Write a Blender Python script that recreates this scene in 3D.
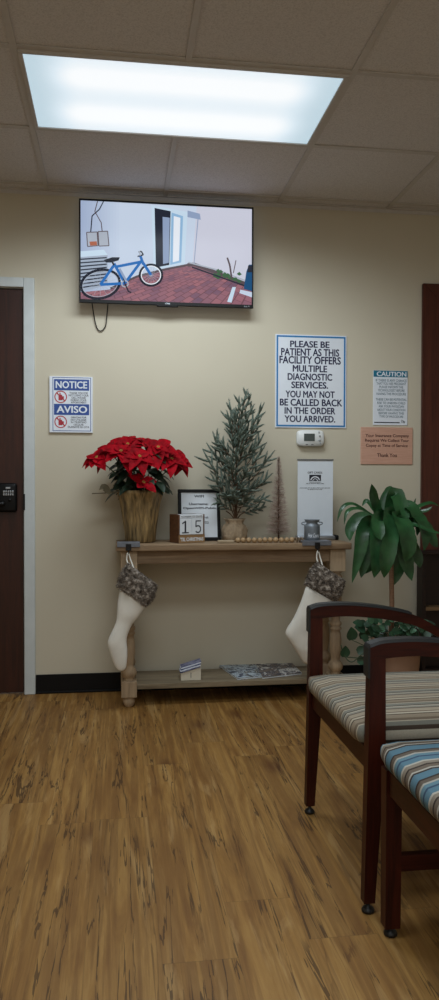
import bpy, bmesh, math, random
import numpy as np
from mathutils import Vector, Matrix

for o in list(bpy.data.objects):
    bpy.data.objects.remove(o)
SC = bpy.context.scene
COL = SC.collection
random.seed(7)

# ------------------------------------------------------------------ camera
F_PX, YAW, PITCH, ROLL, CAM_H, WALL = 759.05, 0.13558, -0.018949, 0.0021, 1.089, 4.04
CEIL = 2.611
_w = Vector((math.sin(YAW)*math.cos(PITCH), math.cos(YAW)*math.cos(PITCH), math.sin(PITCH)))
_r0 = Vector((math.cos(YAW), -math.sin(YAW), 0))
_u0 = _r0.cross(_w)
_r = math.cos(ROLL)*_r0 + math.sin(ROLL)*_u0
_u = -math.sin(ROLL)*_r0 + math.cos(ROLL)*_u0
cam_data = bpy.data.cameras.new('camera')
cam = bpy.data.objects.new('camera', cam_data)
COL.objects.link(cam)
m = Matrix.Identity(4)
for i in range(3):
    m[i][0], m[i][1], m[i][2] = _r[i], _u[i], -_w[i]
m[2][3] = CAM_H
cam.matrix_world = m
cam_data.sensor_fit = 'VERTICAL'
cam_data.sensor_height = 24.0
cam_data.lens = F_PX*24.0/1000.0
cam_data.clip_start = 0.02
SC.camera = cam

# ------------------------------------------------------------------ view, world, lights
SC.view_settings.view_transform = 'Standard'
SC.view_settings.look = 'None'
SC.view_settings.gamma = 1.0
SC.view_settings.exposure = 0.0
SC.view_settings.use_curve_mapping = False

AMBIENT = 0.6
TROFFER_W = 18.0        # watts leaving the fixture in view
NEAR_W = 19.0           # the next fixture of the row, over the chairs
REAR_W = 38.0
LENS = 0.93             # brightness of the acrylic lens

world = bpy.data.worlds.new('ambient_fill')
SC.world = world
world.use_nodes = True
bg = world.node_tree.nodes['Background']
bg.inputs[0].default_value = (1.0, 0.92, 0.80, 1)
bg.inputs[1].default_value = AMBIENT  # warm ambient fill added through the open rear

def area(name, loc, sx, sy, watts, col):
    l = bpy.data.lights.new(name, 'AREA')
    l.shape = 'RECTANGLE'; l.size = sx; l.size_y = sy
    l.energy = watts; l.color = col
    o = bpy.data.objects.new(name, l); COL.objects.link(o)
    o.location = loc
    return o

COOL = (0.85, 0.95, 1.02)
area('ceiling_lamp_over_chairs', (0.258, 1.50, CEIL-0.01), 1.15, 0.55, NEAR_W, COOL)
area('rear_fill_light', (0.258, -1.0, CEIL-0.01), 2.4, 2.4, REAR_W, COOL)  # unseen oversized fill, added to lift the shaded wall and ceiling

# ------------------------------------------------------------------ helpers
def srgb(r, g, b):
    def f(c):
        c /= 255.0
        return c/12.92 if c <= 0.04045 else ((c+0.055)/1.055)**2.4
    return (f(r), f(g), f(b), 1.0)

def at(px, py, Y):
    """world point on the plane y = Y seen at a photo pixel"""
    q = _w + (px-219.5)/F_PX*_r + (500-py)/F_PX*_u
    q = q*(Y/q.y)
    return Vector((q.x, Y, q.z+CAM_H))

def crop(x0, y0, s):
    return lambda cx, cy: (x0+cx/s, y0+cy/s)

class NT:
    """small node-building helper"""
    def __init__(self, name):
        self.m = bpy.data.materials.new(name)
        self.m.use_nodes = True
        self.t = self.m.node_tree
        self.bsdf = self.t.nodes['Principled BSDF']
        self.out = self.t.nodes['Material Output']
    def n(self, kind, **kw):
        nd = self.t.nodes.new(kind)
        for k, v in kw.items():
            setattr(nd, k, v)
        return nd
    def put(self, sock, v):
        if isinstance(v, bpy.types.NodeSocket):
            self.t.links.new(v, sock)
        elif isinstance(v, (tuple, list)) and len(v) == 3 and sock.type == 'RGBA':
            sock.default_value = (*v, 1)
        else:
            sock.default_value = v
    def math(self, op, a, b=0.0, c=0.0, clamp=False):
        nd = self.n('ShaderNodeMath', operation=op, use_clamp=clamp)
        self.put(nd.inputs[0], a); self.put(nd.inputs[1], b); self.put(nd.inputs[2], c)
        return nd.outputs[0]
    def coord(self, which='Object'):
        return self.n('ShaderNodeTexCoord').outputs[which]
    def sep(self, v):
        nd = self.n('ShaderNodeSeparateXYZ'); self.put(nd.inputs[0], v)
        return nd.outputs
    def comb(self, x, y, z):
        nd = self.n('ShaderNodeCombineXYZ')
        self.put(nd.inputs[0], x); self.put(nd.inputs[1], y); self.put(nd.inputs[2], z)
        return nd.outputs[0]
    def scale(self, v, s):
        nd = self.n('ShaderNodeMapping'); self.put(nd.inputs[0], v)
        nd.inputs['Scale'].default_value = s
        return nd.outputs[0]
    def noise(self, v, sc=5.0, det=3.0, rough=0.55, dist=0.0):
        nd = self.n('ShaderNodeTexNoise')
        self.put(nd.inputs['Vector'], v)
        nd.inputs['Scale'].default_value = sc; nd.inputs['Detail'].default_value = det
        nd.inputs['Roughness'].default_value = rough; nd.inputs['Distortion'].default_value = dist
        return nd.outputs[0]
    def ramp(self, f, stops, interp='LINEAR'):
        nd = self.n('ShaderNodeValToRGB'); self.put(nd.inputs[0], f)
        cr = nd.color_ramp; cr.interpolation = interp
        while len(cr.elements) < len(stops):
            cr.elements.new(0.5)
        for e, (p, c) in zip(cr.elements, stops):
            e.position = p; e.color = c if len(c) == 4 else (*c, 1)
        return nd.outputs[0]
    def mix(self, f, a, b, mode='MIX'):
        nd = self.n('ShaderNodeMix', data_type='RGBA', blend_type=mode)
        self.put(nd.inputs[0], f); self.put(nd.inputs[6], a); self.put(nd.inputs[7], b)
        return nd.outputs[2]
    def bump(self, h, strength=0.2, dist=0.01):
        nd = self.n('ShaderNodeBump')
        nd.inputs['Strength'].default_value = strength; nd.inputs['Distance'].default_value = dist
        self.put(nd.inputs['Height'], h)
        self.t.links.new(nd.outputs[0], self.bsdf.inputs['Normal'])
    def set(self, **kw):
        for k, v in kw.items():
            self.put(self.bsdf.inputs[k.replace('_', ' ')], v)
        return self.m

def plain(name, col, rough=0.6, metal=0.0, vary=0.12, sc=30.0, bump=0.0, spec=0.5, stretch=(1, 1, 1), **kw):
    g = NT(name)
    v = g.scale(g.coord(), stretch)
    nz = g.noise(v, sc, 4)
    c = srgb(*col)
    lo = tuple(x*(1-vary) for x in c[:3]); hi = tuple(min(1, x*(1+vary)) for x in c[:3])
    g.set(Base_Color=g.ramp(nz, [(0.3, lo), (0.7, hi)]), Roughness=rough, Metallic=metal)
    g.bsdf.inputs['Specular IOR Level'].default_value = spec
    if bump:
        g.bump(nz, bump, 0.004)
    for k, x in kw.items():
        g.put(g.bsdf.inputs[k.replace('_', ' ')], x)
    return g.m

def glow(name, col, strength=1.0):
    g = NT(name)
    g.set(Base_Color=(0.004, 0.004, 0.004, 1), Roughness=0.2, Emission_Color=srgb(*col), Emission_Strength=strength)
    g.bsdf.inputs['Specular IOR Level'].default_value = 0.08
    return g.m

def wood(name, dark, light, axis='x', sc=6.0, rough=0.4, spec=0.4, bump=0.05):
    g = NT(name)
    s = {'x': (1, 14, 14), 'y': (14, 1, 14), 'z': (14, 14, 1)}[axis]
    v = g.scale(g.coord(), s)
    n1 = g.noise(v, sc*0.4, 5, 0.6, 1.2)
    n2 = g.noise(v, sc*3, 3, 0.6)
    f = g.math('ADD', g.math('MULTIPLY', n1, 0.7), g.math('MULTIPLY', n2, 0.3))
    g.set(Base_Color=g.ramp(f, [(0.32, srgb(*dark)), (0.68, srgb(*light))]), Roughness=rough)
    g.bsdf.inputs['Specular IOR Level'].default_value = spec
    if bump:
        g.bump(f, bump, 0.003)
    return g.m

class G:
    """collects shapes into one bmesh, then links it as ONE mesh object"""
    def __init__(self):
        self.bm = bmesh.new()
    def _faces(self, before, mi, smooth):
        for f in self.bm.faces[before:] if False else [f for f in self.bm.faces if f.index == -1 or not f.tag]:
            f.tag = True; f.material_index = mi; f.smooth = smooth
    def raw(self, verts, faces, mi=0, smooth=False):
        vs = [self.bm.verts.new(v) for v in verts]
        for f in faces:
            try:
                nf = self.bm.faces.new([vs[i] for i in f])
                nf.material_index = mi; nf.smooth = smooth; nf.tag = True
            except ValueError:
                pass
        return self
    def box(self, x0, x1, y0, y1, z0, z1, bev=0.0, seg=2, mi=0, smooth=False):
        t = bmesh.new()
        bmesh.ops.create_cube(t, size=1.0)
        for v in t.verts:
            v.co = Vector(((x0+x1)/2+v.co.x*(x1-x0), (y0+y1)/2+v.co.y*(y1-y0), (z0+z1)/2+v.co.z*(z1-z0)))
        if bev > 0:
            bmesh.ops.bevel(t, geom=list(t.edges), offset=min(bev, 0.49*min(x1-x0, y1-y0, z1-z0)), segments=seg, profile=0.5, affect='EDGES')
        return self.merge(t, mi, smooth or (bev > 0 and seg > 2))
    def merge(self, t, mi=0, smooth=False, mat=None):
        t.verts.index_update()
        vs = [self.bm.verts.new(mat @ v.co if mat else v.co) for v in t.verts]
        for f in t.faces:
            nf = self.bm.faces.new([vs[v.index] for v in f.verts])
            nf.material_index = mi; nf.smooth = smooth; nf.tag = True
        t.free()
        return self
    def loft(self, rings, mi=0, smooth=True, caps=True):
        """rings: list of equal-length closed loops of points"""
        n = len(rings[0]); V = [p for r in rings for p in r]; Fc = []
        for i in range(len(rings)-1):
            for j in range(n):
                a, b = i*n+j, i*n+(j+1) % n
                Fc.append((a, b, b+n, a+n))
        if caps:
            Fc.append(tuple(reversed(range(n)))); Fc.append(tuple(range((len(rings)-1)*n, len(rings)*n)))
        return self.raw(V, Fc, mi, smooth)
    def lathe(self, prof, c=(0, 0, 0), n=24, mi=0, smooth=True, wob=None, caps=True):
        """prof: list of (radius, z)"""
        rings = []
        for r, z in prof:
            rings.append([Vector((c[0]+(r*(1+(wob(a, z) if wob else 0)))*math.cos(a), c[1]+(r*(1+(wob(a, z) if wob else 0)))*math.sin(a), c[2]+z))
                          for a in (2*math.pi*j/n for j in range(n))])
        return self.loft(rings, mi, smooth, caps)
    def tube(self, pts, rad, n=8, mi=0, smooth=True, caps=True):
        pts = [Vector(p) for p in pts]
        rads = rad if isinstance(rad, (list, tuple)) else [rad]*len(pts)
        rings = []; prev = None
        for i, p in enumerate(pts):
            t = (pts[min(i+1, len(pts)-1)]-pts[max(i-1, 0)]).normalized()
            if prev is None:
                a = Vector((0, 0, 1)) if abs(t.z) < 0.9 else Vector((1, 0, 0))
                s = t.cross(a).normalized()
            else:
                s = (prev - t*prev.dot(t)).normalized()
            prev = s
            b = t.cross(s)
            rings.append([p+(s*math.cos(k)+b*math.sin(k))*rads[i] for k in (2*math.pi*j/n for j in range(n))])
        return self.loft(rings, mi, smooth, caps)
    def prism(self, poly, axis, a, b, mi=0, smooth=False):
        """poly: 2-D outline; axis: extruded axis ('y': poly is (x, z))"""
        def P(u, v, w):
            return {'y': (u, w, v), 'x': (w, u, v), 'z': (u, v, w)}[axis]
        n = len(poly)
        V = [P(u, v, a) for u, v in poly]+[P(u, v, b) for u, v in poly]
        Fc = [tuple(range(n)), tuple(reversed(range(n, 2*n)))]+[(i, i+n, (i+1) % n+n, (i+1) % n) for i in range(n)]
        return self.raw(V, Fc, mi, smooth)
    def ball(self, c, r, mi=0, seg=12, sq=(1, 1, 1)):
        t = bmesh.new()
        bmesh.ops.create_uvsphere(t, u_segments=seg, v_segments=max(6, seg*2//3), radius=r)
        for v in t.verts:
            v.co = Vector((v.co.x*sq[0], v.co.y*sq[1], v.co.z*sq[2]))+Vector(c)
        return self.merge(t, mi, True)
    def leaf(self, spine, widths, facing, fold=0.2, mi=0, wave=0.0):
        P = [Vector(p) for p in spine]; n = len(P); V = []; Fc = []
        fv = Vector(facing)
        for i, p in enumerate(P):
            t = (P[min(i+1, n-1)]-P[max(i-1, 0)]).normalized()
            s = t.cross(fv)
            s = s.normalized() if s.length > 1e-6 else Vector((1, 0, 0))
            nr = s.cross(t).normalized()
            w = widths[i]
            wv = wave*w*math.sin(i*2.1)
            V += [p-s*w+nr*(fold*w+wv), p-s*w*0.5+nr*(fold*w*0.35), p, p+s*w*0.5+nr*(fold*w*0.35), p+s*w+nr*(fold*w-wv)]
            if i:
                for j in range(4):
                    a = (i-1)*5+j
                    Fc.append((a, a+1, a+6, a+5))
        return self.raw(V, Fc, mi, True)
    def build(self, name, mats, parent=None, world=True, recalc=True):
        if recalc:
            bmesh.ops.recalc_face_normals(self.bm, faces=list(self.bm.faces))
        if parent is not None and world:
            off = Vector((0, 0, 0)); p = parent
            while p is not None:
                off += Vector(p.location); p = p.parent
            for v in self.bm.verts:
                v.co -= off
        me = bpy.data.meshes.new(name)
        self.bm.to_mesh(me); self.bm.free()
        for mm in (mats if isinstance(mats, (list, tuple)) else [mats]):
            me.materials.append(mm)
        o = bpy.data.objects.new(name, me); COL.objects.link(o)
        if parent is not None:
            o.parent = parent
        return o

def crm(pts, per=5):
    """Catmull-Rom through points"""
    P = [Vector(p) for p in pts]
    if len(P) < 3:
        return [P[0].lerp(P[-1], k/per) for k in range(per+1)]
    Q = [P[0]*2-P[1]]+P+[P[-1]*2-P[-2]]; out = []
    for i in range(1, len(Q)-2):
        for k in range(per):
            t = k/per
            out.append(0.5*((2*Q[i])+(Q[i+1]-Q[i-1])*t+(2*Q[i-1]-5*Q[i]+4*Q[i+1]-Q[i+2])*t*t+(3*Q[i]-Q[i-1]-3*Q[i+1]+Q[i+2])*t**3))
    out.append(P[-1])
    return out

def thing(name, label, cat, loc, rz=0.0, group=None):
    o = bpy.data.objects.new(name, None); COL.objects.link(o)
    o.empty_display_size = 0.05
    o.location = loc; o.rotation_euler = (0, 0, rz)
    o['label'] = label; o['category'] = cat
    if group:
        o['group'] = group
    return o

def struct(o, label=None, cat=None):
    o['kind'] = 'structure'
    if label:
        o['label'] = label
    if cat:
        o['category'] = cat
    return o

def text_poly(s, shear=0.0):
    cu = bpy.data.curves.new('t', 'FONT')
    cu.body = s; cu.size = 1.0; cu.shear = shear; cu.resolution_u = 3
    ob = bpy.data.objects.new('t', cu); COL.objects.link(ob)
    dg = bpy.context.evaluated_depsgraph_get()
    me = ob.evaluated_get(dg).to_mesh()
    V = [(v.co.x, v.co.y) for v in me.vertices]; Fc = [tuple(p.vertices) for p in me.polygons]
    ob.evaluated_get(dg).to_mesh_clear()
    bpy.data.objects.remove(ob); bpy.data.curves.remove(cu)
    return V, Fc

def letters(g, s, x0, x1, z0, z1, y, mi=0, bold=0.0, shear=0.0, place=None):
    """lettering fitted to a box on the plane y (facing -y); bold is a stroke gain in em"""
    V, Fc = text_poly(s, shear)
    if not V:
        return
    ax, bx = min(v[0] for v in V)-bold, max(v[0] for v in V)+bold
    ay, by = min(v[1] for v in V)-bold*0.6, max(v[1] for v in V)+bold*0.6
    k = 0
    for du, dv in (((0, 0),) if bold == 0 else ((0, 0), (-bold, 0), (bold, 0), (-bold*0.5, bold*0.6), (bold*0.5, -bold*0.6), (bold*0.5, bold*0.6), (-bold*0.5, -bold*0.6))):
        W = []
        for u, v in V:
            p = (x0+(u+du-ax)/(bx-ax)*(x1-x0), y-k*0.00004, z0+(v+dv-ay)/(by-ay)*(z1-z0))
            W.append(place(p) if place else p)
        g.raw(W, Fc, mi); k += 1

def line(g, s, cr, cx0, cx1, cy0, cy1, Y, y, mi=0, **kw):
    a = at(*cr(cx0, cy1), Y); b = at(*cr(cx1, cy0), Y)
    letters(g, s, a.x, b.x, a.z, b.z, y, mi, **kw)

def plate(g, x0, x1, z0, z1, y, mi=0):
    g.raw([(x0, y, z0), (x1, y, z0), (x1, y, z1), (x0, y, z1)], [(0, 1, 2, 3)], mi)

def border(g, x0, x1, z0, z1, t, y, mi=0):
    plate(g, x0, x1, z0, z0+t, y, mi); plate(g, x0, x1, z1-t, z1, y, mi)
    plate(g, x0, x0+t, z0+t, z1-t, y, mi); plate(g, x1-t, x1, z0+t, z1-t, y, mi)

def disc(g, cx, cz, r0, r1, y, mi=0, n=28):
    V = []
    for k in range(n):
        a = 2*math.pi*k/n
        V += [(cx+r0*math.cos(a), y, cz+r0*math.sin(a)), (cx+r1*math.cos(a), y, cz+r1*math.sin(a))]
    g.raw(V, [(2*k, 2*k+1, (2*k+3) % (2*n), (2*k+2) % (2*n)) for k in range(n)], mi)

# ------------------------------------------------------------------ materials of the room
def wall_mat():
    g = NT('beige_wall_paint')
    v = g.coord()
    big = g.noise(v, 1.3, 3); fine = g.noise(v, 170, 2)
    g.set(Base_Color=g.ramp(big, [(0.3, srgb(196, 188, 168)), (0.7, srgb(202, 194, 174))]), Roughness=0.7)
    g.bsdf.inputs['Specular IOR Level'].default_value = 0.25
    g.bump(fine, 0.08, 0.002)
    return g.m

def ceiling_mat():
    g = NT('mineral_fibre_tile')
    v = g.coord()
    sp = g.noise(v, 190, 4, 0.7); big = g.noise(v, 3, 2)
    c = g.ramp(sp, [(0.3, srgb(190, 188, 188)), (0.55, srgb(222, 220, 220))])
    g.set(Base_Color=g.mix(g.math('MULTIPLY', big, 0.25), c, srgb(188, 180, 176)), Roughness=0.95)
    g.bsdf.inputs['Specular IOR Level'].default_value = 0.1
    g.bump(sp, 0.25, 0.003)
    return g.m

def floor_mat():
    g = NT('wood_plank_floor')
    x, y, z = g.sep(g.coord())
    PW, PL = 0.176, 1.24
    xs = g.math('DIVIDE', g.math('ADD', x, 0.072), PW)
    col = g.math('FLOOR', xs)
    wn = g.n('ShaderNodeTexWhiteNoise', noise_dimensions='1D'); g.put(wn.inputs['W'], g.math('ADD', col, 3.3))
    ys = g.math('ADD', g.math('DIVIDE', y, PL), g.math('MULTIPLY', wn.outputs[0], 5.0))
    row = g.math('FLOOR', ys)
    wid = g.n('ShaderNodeTexWhiteNoise', noise_dimensions='2D'); g.put(wid.inputs['Vector'], g.comb(col, row, 0))
    pid = wid.outputs[0]
    off = g.math('MULTIPLY', pid, 31.0)
    def nv(sx, sy, sc=1.0, det=4, rough=0.55, dist=0.0, add=0.0):
        return g.noise(g.comb(g.math('ADD', g.math('MULTIPLY', x, sx), off), g.math('ADD', g.math('MULTIPLY', y, sy), g.math('ADD', off, add)), off), sc, det, rough, dist)
    broad = nv(15, 1.9, 1, 5, 0.6, 0.7)
    grain = nv(75, 4.5, 1, 5, 0.7, 0.4)
    streak = nv(34, 1.0, 1, 5, 0.65, 0.6, 7.0)
    base = g.ramp(broad, [(0.28, srgb(126, 88, 42)), (0.45, srgb(160, 119, 60)), (0.58, srgb(178, 138, 76)), (0.72, srgb(148, 108, 54))])
    base = g.mix(g.math('MULTIPLY', grain, 0.7), base, srgb(110, 74, 36))
    st = g.ramp(streak, [(0.42, (1, 1, 1)), (0.54, (0, 0, 0))])
    base = g.mix(g.math('MULTIPLY', g.math('SUBTRACT', 1.0, st), 0.5), base, srgb(104, 68, 32))
    pale = g.ramp(nv(20, 1.5, 1, 5, 0.6, 0.8, 71.0), [(0.56, (0, 0, 0)), (0.66, (1, 1, 1))])
    base = g.mix(g.math('MULTIPLY', pale, 0.35), base, srgb(192, 158, 104))
    # plank to plank tone
    tone = g.math('ADD', 0.97, g.math('MULTIPLY', pid, 0.10))
    base = g.mix(1.0, base, g.comb(tone, tone, tone), 'MULTIPLY')
    # dark splits along the grain
    crk = nv(14, 0.8, 1, 5, 0.6, 0.5, 3.0)
    band = g.math('LESS_THAN', g.math('ABSOLUTE', g.math('SUBTRACT', crk, 0.5)), 0.009)
    gate = g.ramp(nv(9, 2.0, 1, 3, 0.5, 0.0, 17.0), [(0.44, (0, 0, 0)), (0.52, (1, 1, 1))])
    crack = g.math('MULTIPLY', band, gate)
    crk2 = nv(21, 1.0, 1, 3, 0.5, 0.5, 41.0)
    band2 = g.math('LESS_THAN', g.math('ABSOLUTE', g.math('SUBTRACT', crk2, 0.5)), 0.010)
    gate2 = g.ramp(nv(7, 1.0, 1, 3, 0.5, 0.0, 57.0), [(0.50, (0, 0, 0)), (0.60, (1, 1, 1))])
    base = g.mix(g.math('MULTIPLY', g.math('MULTIPLY', band2, gate2), 0.5), base, srgb(74, 44, 20))
    base = g.mix(g.math('MULTIPLY', crack, 0.72), base, srgb(52, 30, 14))
    # knots
    vo = g.n('ShaderNodeTexVoronoi'); vo.inputs['Scale'].default_value = 1.0; vo.inputs['Randomness'].default_value = 1.0
    g.put(vo.inputs['Vector'], g.comb(g.math('ADD', g.math('MULTIPLY', x, 4.6), off), g.math('ADD', g.math('MULTIPLY', y, 2.0), off), off))
    kn = g.ramp(vo.outputs[0], [(0.06, (1, 1, 1)), (0.22, (0, 0, 0))])
    base = g.mix(g.math('MULTIPLY', kn, 0.6), base, srgb(82, 46, 22))
    # seams
    fx = g.math('FRACT', xs); fy = g.math('FRACT', ys)
    sx = g.math('LESS_THAN', g.math('MINIMUM', fx, g.math('SUBTRACT', 1.0, fx)), 0.0075)
    sy = g.math('LESS_THAN', g.math('MINIMUM', fy, g.math('SUBTRACT', 1.0, fy)), 0.0013)
    seam = g.math('MAXIMUM', sx, sy)
    base = g.mix(g.math('MULTIPLY', seam, 0.2), base, srgb(50, 32, 18))
    g.set(Base_Color=base, Roughness=g.math('ADD', 0.42, g.math('MULTIPLY', grain, 0.2)))
    g.bsdf.inputs['Specular IOR Level'].default_value = 0.35
    g.bump(g.math('SUBTRACT', grain, g.math('ADD', seam, crack)), 0.12, 0.002)
    return g.m

M_WALL = wall_mat()
M_CEIL = ceiling_mat()
M_FLOOR = floor_mat()
M_GRID = plain('ceiling_grid_metal', (196, 192, 188), 0.6, 0.0, 0.04)
M_BASE = plain('black_vinyl_base', (13, 12, 13), 0.5, 0, 0.15, spec=0.2)
M_FRAME = plain('painted_frame', (196, 202, 202), 0.5, 0, 0.06, 12)
M_DOOR = wood('dark_door_wood', (34, 14, 7), (64, 29, 16), 'z', 5, 0.42)
M_CASING = wood('dark_casing_wood', (54, 22, 14), (88, 42, 28), 'z', 6, 0.4)
M_BLACK = plain('black_plastic', (10, 10, 11), 0.4, 0, 0.1, spec=0.2)
M_BLACKMETAL = plain('black_metal', (16, 15, 15), 0.4, 0.4, 0.1)
M_STEEL = plain('brushed_steel', (168, 172, 178), 0.35, 0.8, 0.08, 40, 0, stretch=(1, 12, 12))
M_WHITE = plain('white_plastic', (222, 224, 222), 0.45, 0, 0.02)

# ------------------------------------------------------------------ room shell
XL, XR, YB = -2.2, 3.0, -2.6
g = G(); g.box(XL, XR, YB, WALL+0.15, -0.08, 0.0); struct(g.build('floor', M_FLOOR))
g = G(); g.box(XL, XR, YB, WALL+0.15, CEIL+0.002, CEIL+0.08); struct(g.build('ceiling', M_CEIL))
DX0, DX1, DZ = -1.385, -0.4715, 2.107          # door opening on the left
RX0, RX1, RZ = 1.785, 2.70, 2.115              # dark door on the right
g = G()
def wp(a, b, c, d):
    g.box(a, b, WALL, WALL+0.12, c, d)
wp(XL, DX0, 0, CEIL); wp(DX0, DX1, DZ, CEIL); wp(DX1, RX0, 0, CEIL); wp(RX0, RX1, RZ, CEIL); wp(RX1, XR, 0, CEIL)
bmesh.ops.remove_doubles(g.bm, verts=list(g.bm.verts), dist=1e-5)
struct(g.build('wall_back', M_WALL))
g = G(); g.box(XL-0.1, XL, YB, WALL+0.12, 0, CEIL); struct(g.build('wall_left', M_WALL))
g = G(); g.box(XR, XR+0.1, YB, WALL+0.12, 0, CEIL); struct(g.build('wall_right', M_WALL))
# the room stays open behind the camera, so that the ambient world light can enter

# suspended ceiling grid, 0.61 m tiles
GX, GY, GS = -0.3522, 2.7295, 0.6096
TB = 0.012
g = G()
i = -3
while GX+i*GS < XR-0.05:
    X = GX+i*GS
    for (a, b) in ((YB, GY+0.0), (GY, GY+GS), (GY+GS, WALL-0.018)):
        if i == 1 and a == GY:
            continue          # the light spans two tiles
        g.box(X-TB, X+TB, a, b, CEIL-0.004, CEIL+0.001)
    i += 1
j = -8
while GY+j*GS < WALL:
    Y = GY+j*GS
    if Y > YB:
        g.box(XL, XR, Y-TB, Y+TB, CEIL-0.0035, CEIL+0.001)
    j += 1
struct(g.build('trim_1', M_GRID), 'white metal T-bar grid of the suspended ceiling')
g = G()
g.box(XL, XR, WALL-0.022, WALL-0.001, CEIL-0.004, CEIL+0.001); g.box(XL, XR, WALL-0.004, WALL-0.001, CEIL-0.022, CEIL)
struct(g.build('trim_2', M_GRID), 'wall angle where ceiling meets back wall')

# black baseboard of the back wall
g = G()
g.box(DX1+0.057, 1.675, WALL-0.008, WALL-0.0005, 0.0, 0.10, 0.002, 2)
g.box(DX1+0.057, 1.675, WALL-0.014, WALL-0.007, 0.0, 0.012, 0.003, 2)
struct(g.build('baseboard_back', M_BASE), 'black vinyl baseboard along the beige wall')

# left door: frame, slab, keypad lock
g = G()
for (a, b, c, d) in ((DX1, DX1+0.055, 0, DZ+0.05), (DX0-0.055, DX0, 0, DZ+0.05), (DX0, DX1, DZ, DZ+0.05)):
    g.box(a, b, WALL-0.018, WALL-0.001, c, d, 0.004, 2)
g.box(DX1-0.003, DX1, WALL-0.001, WALL+0.1, 0, DZ); g.box(DX0, DX0+0.003, WALL-0.001, WALL+0.1, 0, DZ); g.box(DX0+0.003, DX1-0.003, WALL-0.001, WALL+0.1, DZ-0.003, DZ)
struct(g.build('trim_3', M_FRAME), 'pale painted metal frame around the dark brown door')
door = thing('door_1', 'dark brown wooden door with black keypad lock in a pale frame', 'door', (-0.925, WALL+0.03, 0.0))
door['kind'] = 'structure'
g = G(); g.box(DX0+0.006, DX1-0.006, WALL+0.006, WALL+0.05, 0.008, DZ-0.006, 0.002, 2)
g.build('door_slab', M_DOOR, door)
k0 = at(-9, 483, WALL); k1 = at(17.5, 512, WALL)
g = G(); g.box(k0.x, k1.x, WALL-0.026, WALL+0.0065, k1.z, k0.z, 0.014, 4)
kp = g.build('keypad_lock', M_BLACK, door)
cr = crop(0, 470, 10.975)
for (cy, n) in ((237, 5), (268, 5)):
    for q in range(n):
        p = at(*cr(45+q*24.5, cy), WALL-0.02)
        g = G(); g.box(p.x-0.0042, p.x+0.0042, WALL-0.031, WALL-0.0255, p.z-0.006, p.z+0.006, 0.002, 2)
        g.build('keypad_button', M_STEEL, kp)
p = at(*cr(90, 197), WALL-0.02)
g = G(); g.box(p.x-0.012, p.x+0.012, WALL-0.029, WALL-0.0255, p.z-0.005, p.z+0.005, 0.002, 2); g.build('logo_plate', M_STEEL, kp)
p = at(*cr(112, 328), WALL-0.02)
g = G(); g.tube([(p.x, WALL-0.024, p.z), (p.x, WALL-0.035, p.z)], 0.008, 14); g.build('key_cylinder', M_BLACKMETAL, kp)
p = at(2, 504, WALL-0.05)
g = G(); g.tube([(p.x, WALL-0.02, p.z), (p.x, WALL-0.06, p.z)], 0.013, 14); g.tube(crm([(p.x, WALL-0.06, p.z), (p.x-0.05, WALL-0.063, p.z+0.002), (p.x-0.11, WALL-0.058, p.z-0.004)]), 0.009, 10)
g.build('lever_handle', M_BLACKMETAL, door)
g = G(); a = at(25.2, 494, WALL); b = at(26.2, 510, WALL)
g.box(DX1-0.004, DX1+0.006, WALL-0.0205, WALL-0.0175, b.z, a.z, 0.001, 2); g.build('strike_plate', M_BLACKMETAL, door)

# right: dark casing, dark door
CX0 = 1.679; CZ = 2.207
g = G()
cw = RX0-CX0
for poly in ([(CX0, 0), (RX0, 0), (RX0, CZ-cw), (CX0, CZ)], [(CX0, CZ), (RX0, CZ-cw), (RX1, CZ-cw), (RX1+cw, CZ)], [(RX1, 0), (RX1+cw, 0), (RX1+cw, CZ), (RX1, CZ-cw)]):
    t = bmesh.new()
    vs = [t.verts.new((u, WALL-0.026, v)) for u, v in poly]+[t.verts.new((u, WALL-0.001, v)) for u, v in poly]
    n = 4
    t.faces.new(vs[:4]); t.faces.new(vs[:3:-1])
    for q in range(4):
        t.faces.new((vs[q], vs[q+4], vs[(q+1) % 4+4], vs[(q+1) % 4]))
    bmesh.ops.recalc_face_normals(t, faces=list(t.faces))
    bmesh.ops.bevel(t, geom=list(t.edges), offset=0.003, segments=2, affect='EDGES')
    g.merge(t)
struct(g.build('trim_4', M_CASING), 'dark mitred wood casing at the right edge')
g = G(); g.box(RX0+0.003, RX1-0.003, WALL+0.02, WALL+0.06, 0.006, RZ-0.003, 0.002, 2)
struct(g.build('door_2', M_DOOR), 'dark wood door inside the mitred casing')

# low dark bookcase against the casing
M_DARKCAB = wood('near_black_wood', (24, 13, 10), (44, 25, 18), 'x', 5, 0.5)
M_SHELFEDGE = wood('tan_shelf_edge', (112, 88, 62), (140, 112, 80), 'x', 6, 0.5)
bcx = at(422.5, 600, 3.93).x; bct = at(425, 551, 3.93).z; bcs = at(430, 609, 3.93).z
bc = thing('low_bookcase', 'low dark wood bookcase with a tan shelf edge at the right wall', 'bookcase', (bcx+0.3, 3.97, 0))
g = G()
g.box(bcx, bcx+0.02, 3.93, 4.012, 0, bct-0.02, 0.002); g.box(bcx+0.62, bcx+0.64, 3.93, 4.012, 0, bct-0.02, 0.002)
g.box(bcx+0.02, bcx+0.62, 4.0, 4.012, 0, bct-0.02)
g.box(bcx+0.02, bcx+0.62, 3.935, 4.0, 0.0, 0.09, 0.002)
g.build('carcass', M_DARKCAB, bc)
g = G(); g.box(bcx-0.008, bcx+0.648, 3.922, 4.012, bct-0.02, bct, 0.003); g.build('top_panel', M_DARKCAB, bc)
g = G(); g.box(bcx+0.02, bcx+0.62, 3.933, 4.0, bcs-0.010, bcs+0.010, 0.002); g.build('shelf', M_SHELFEDGE, bc)

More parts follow.
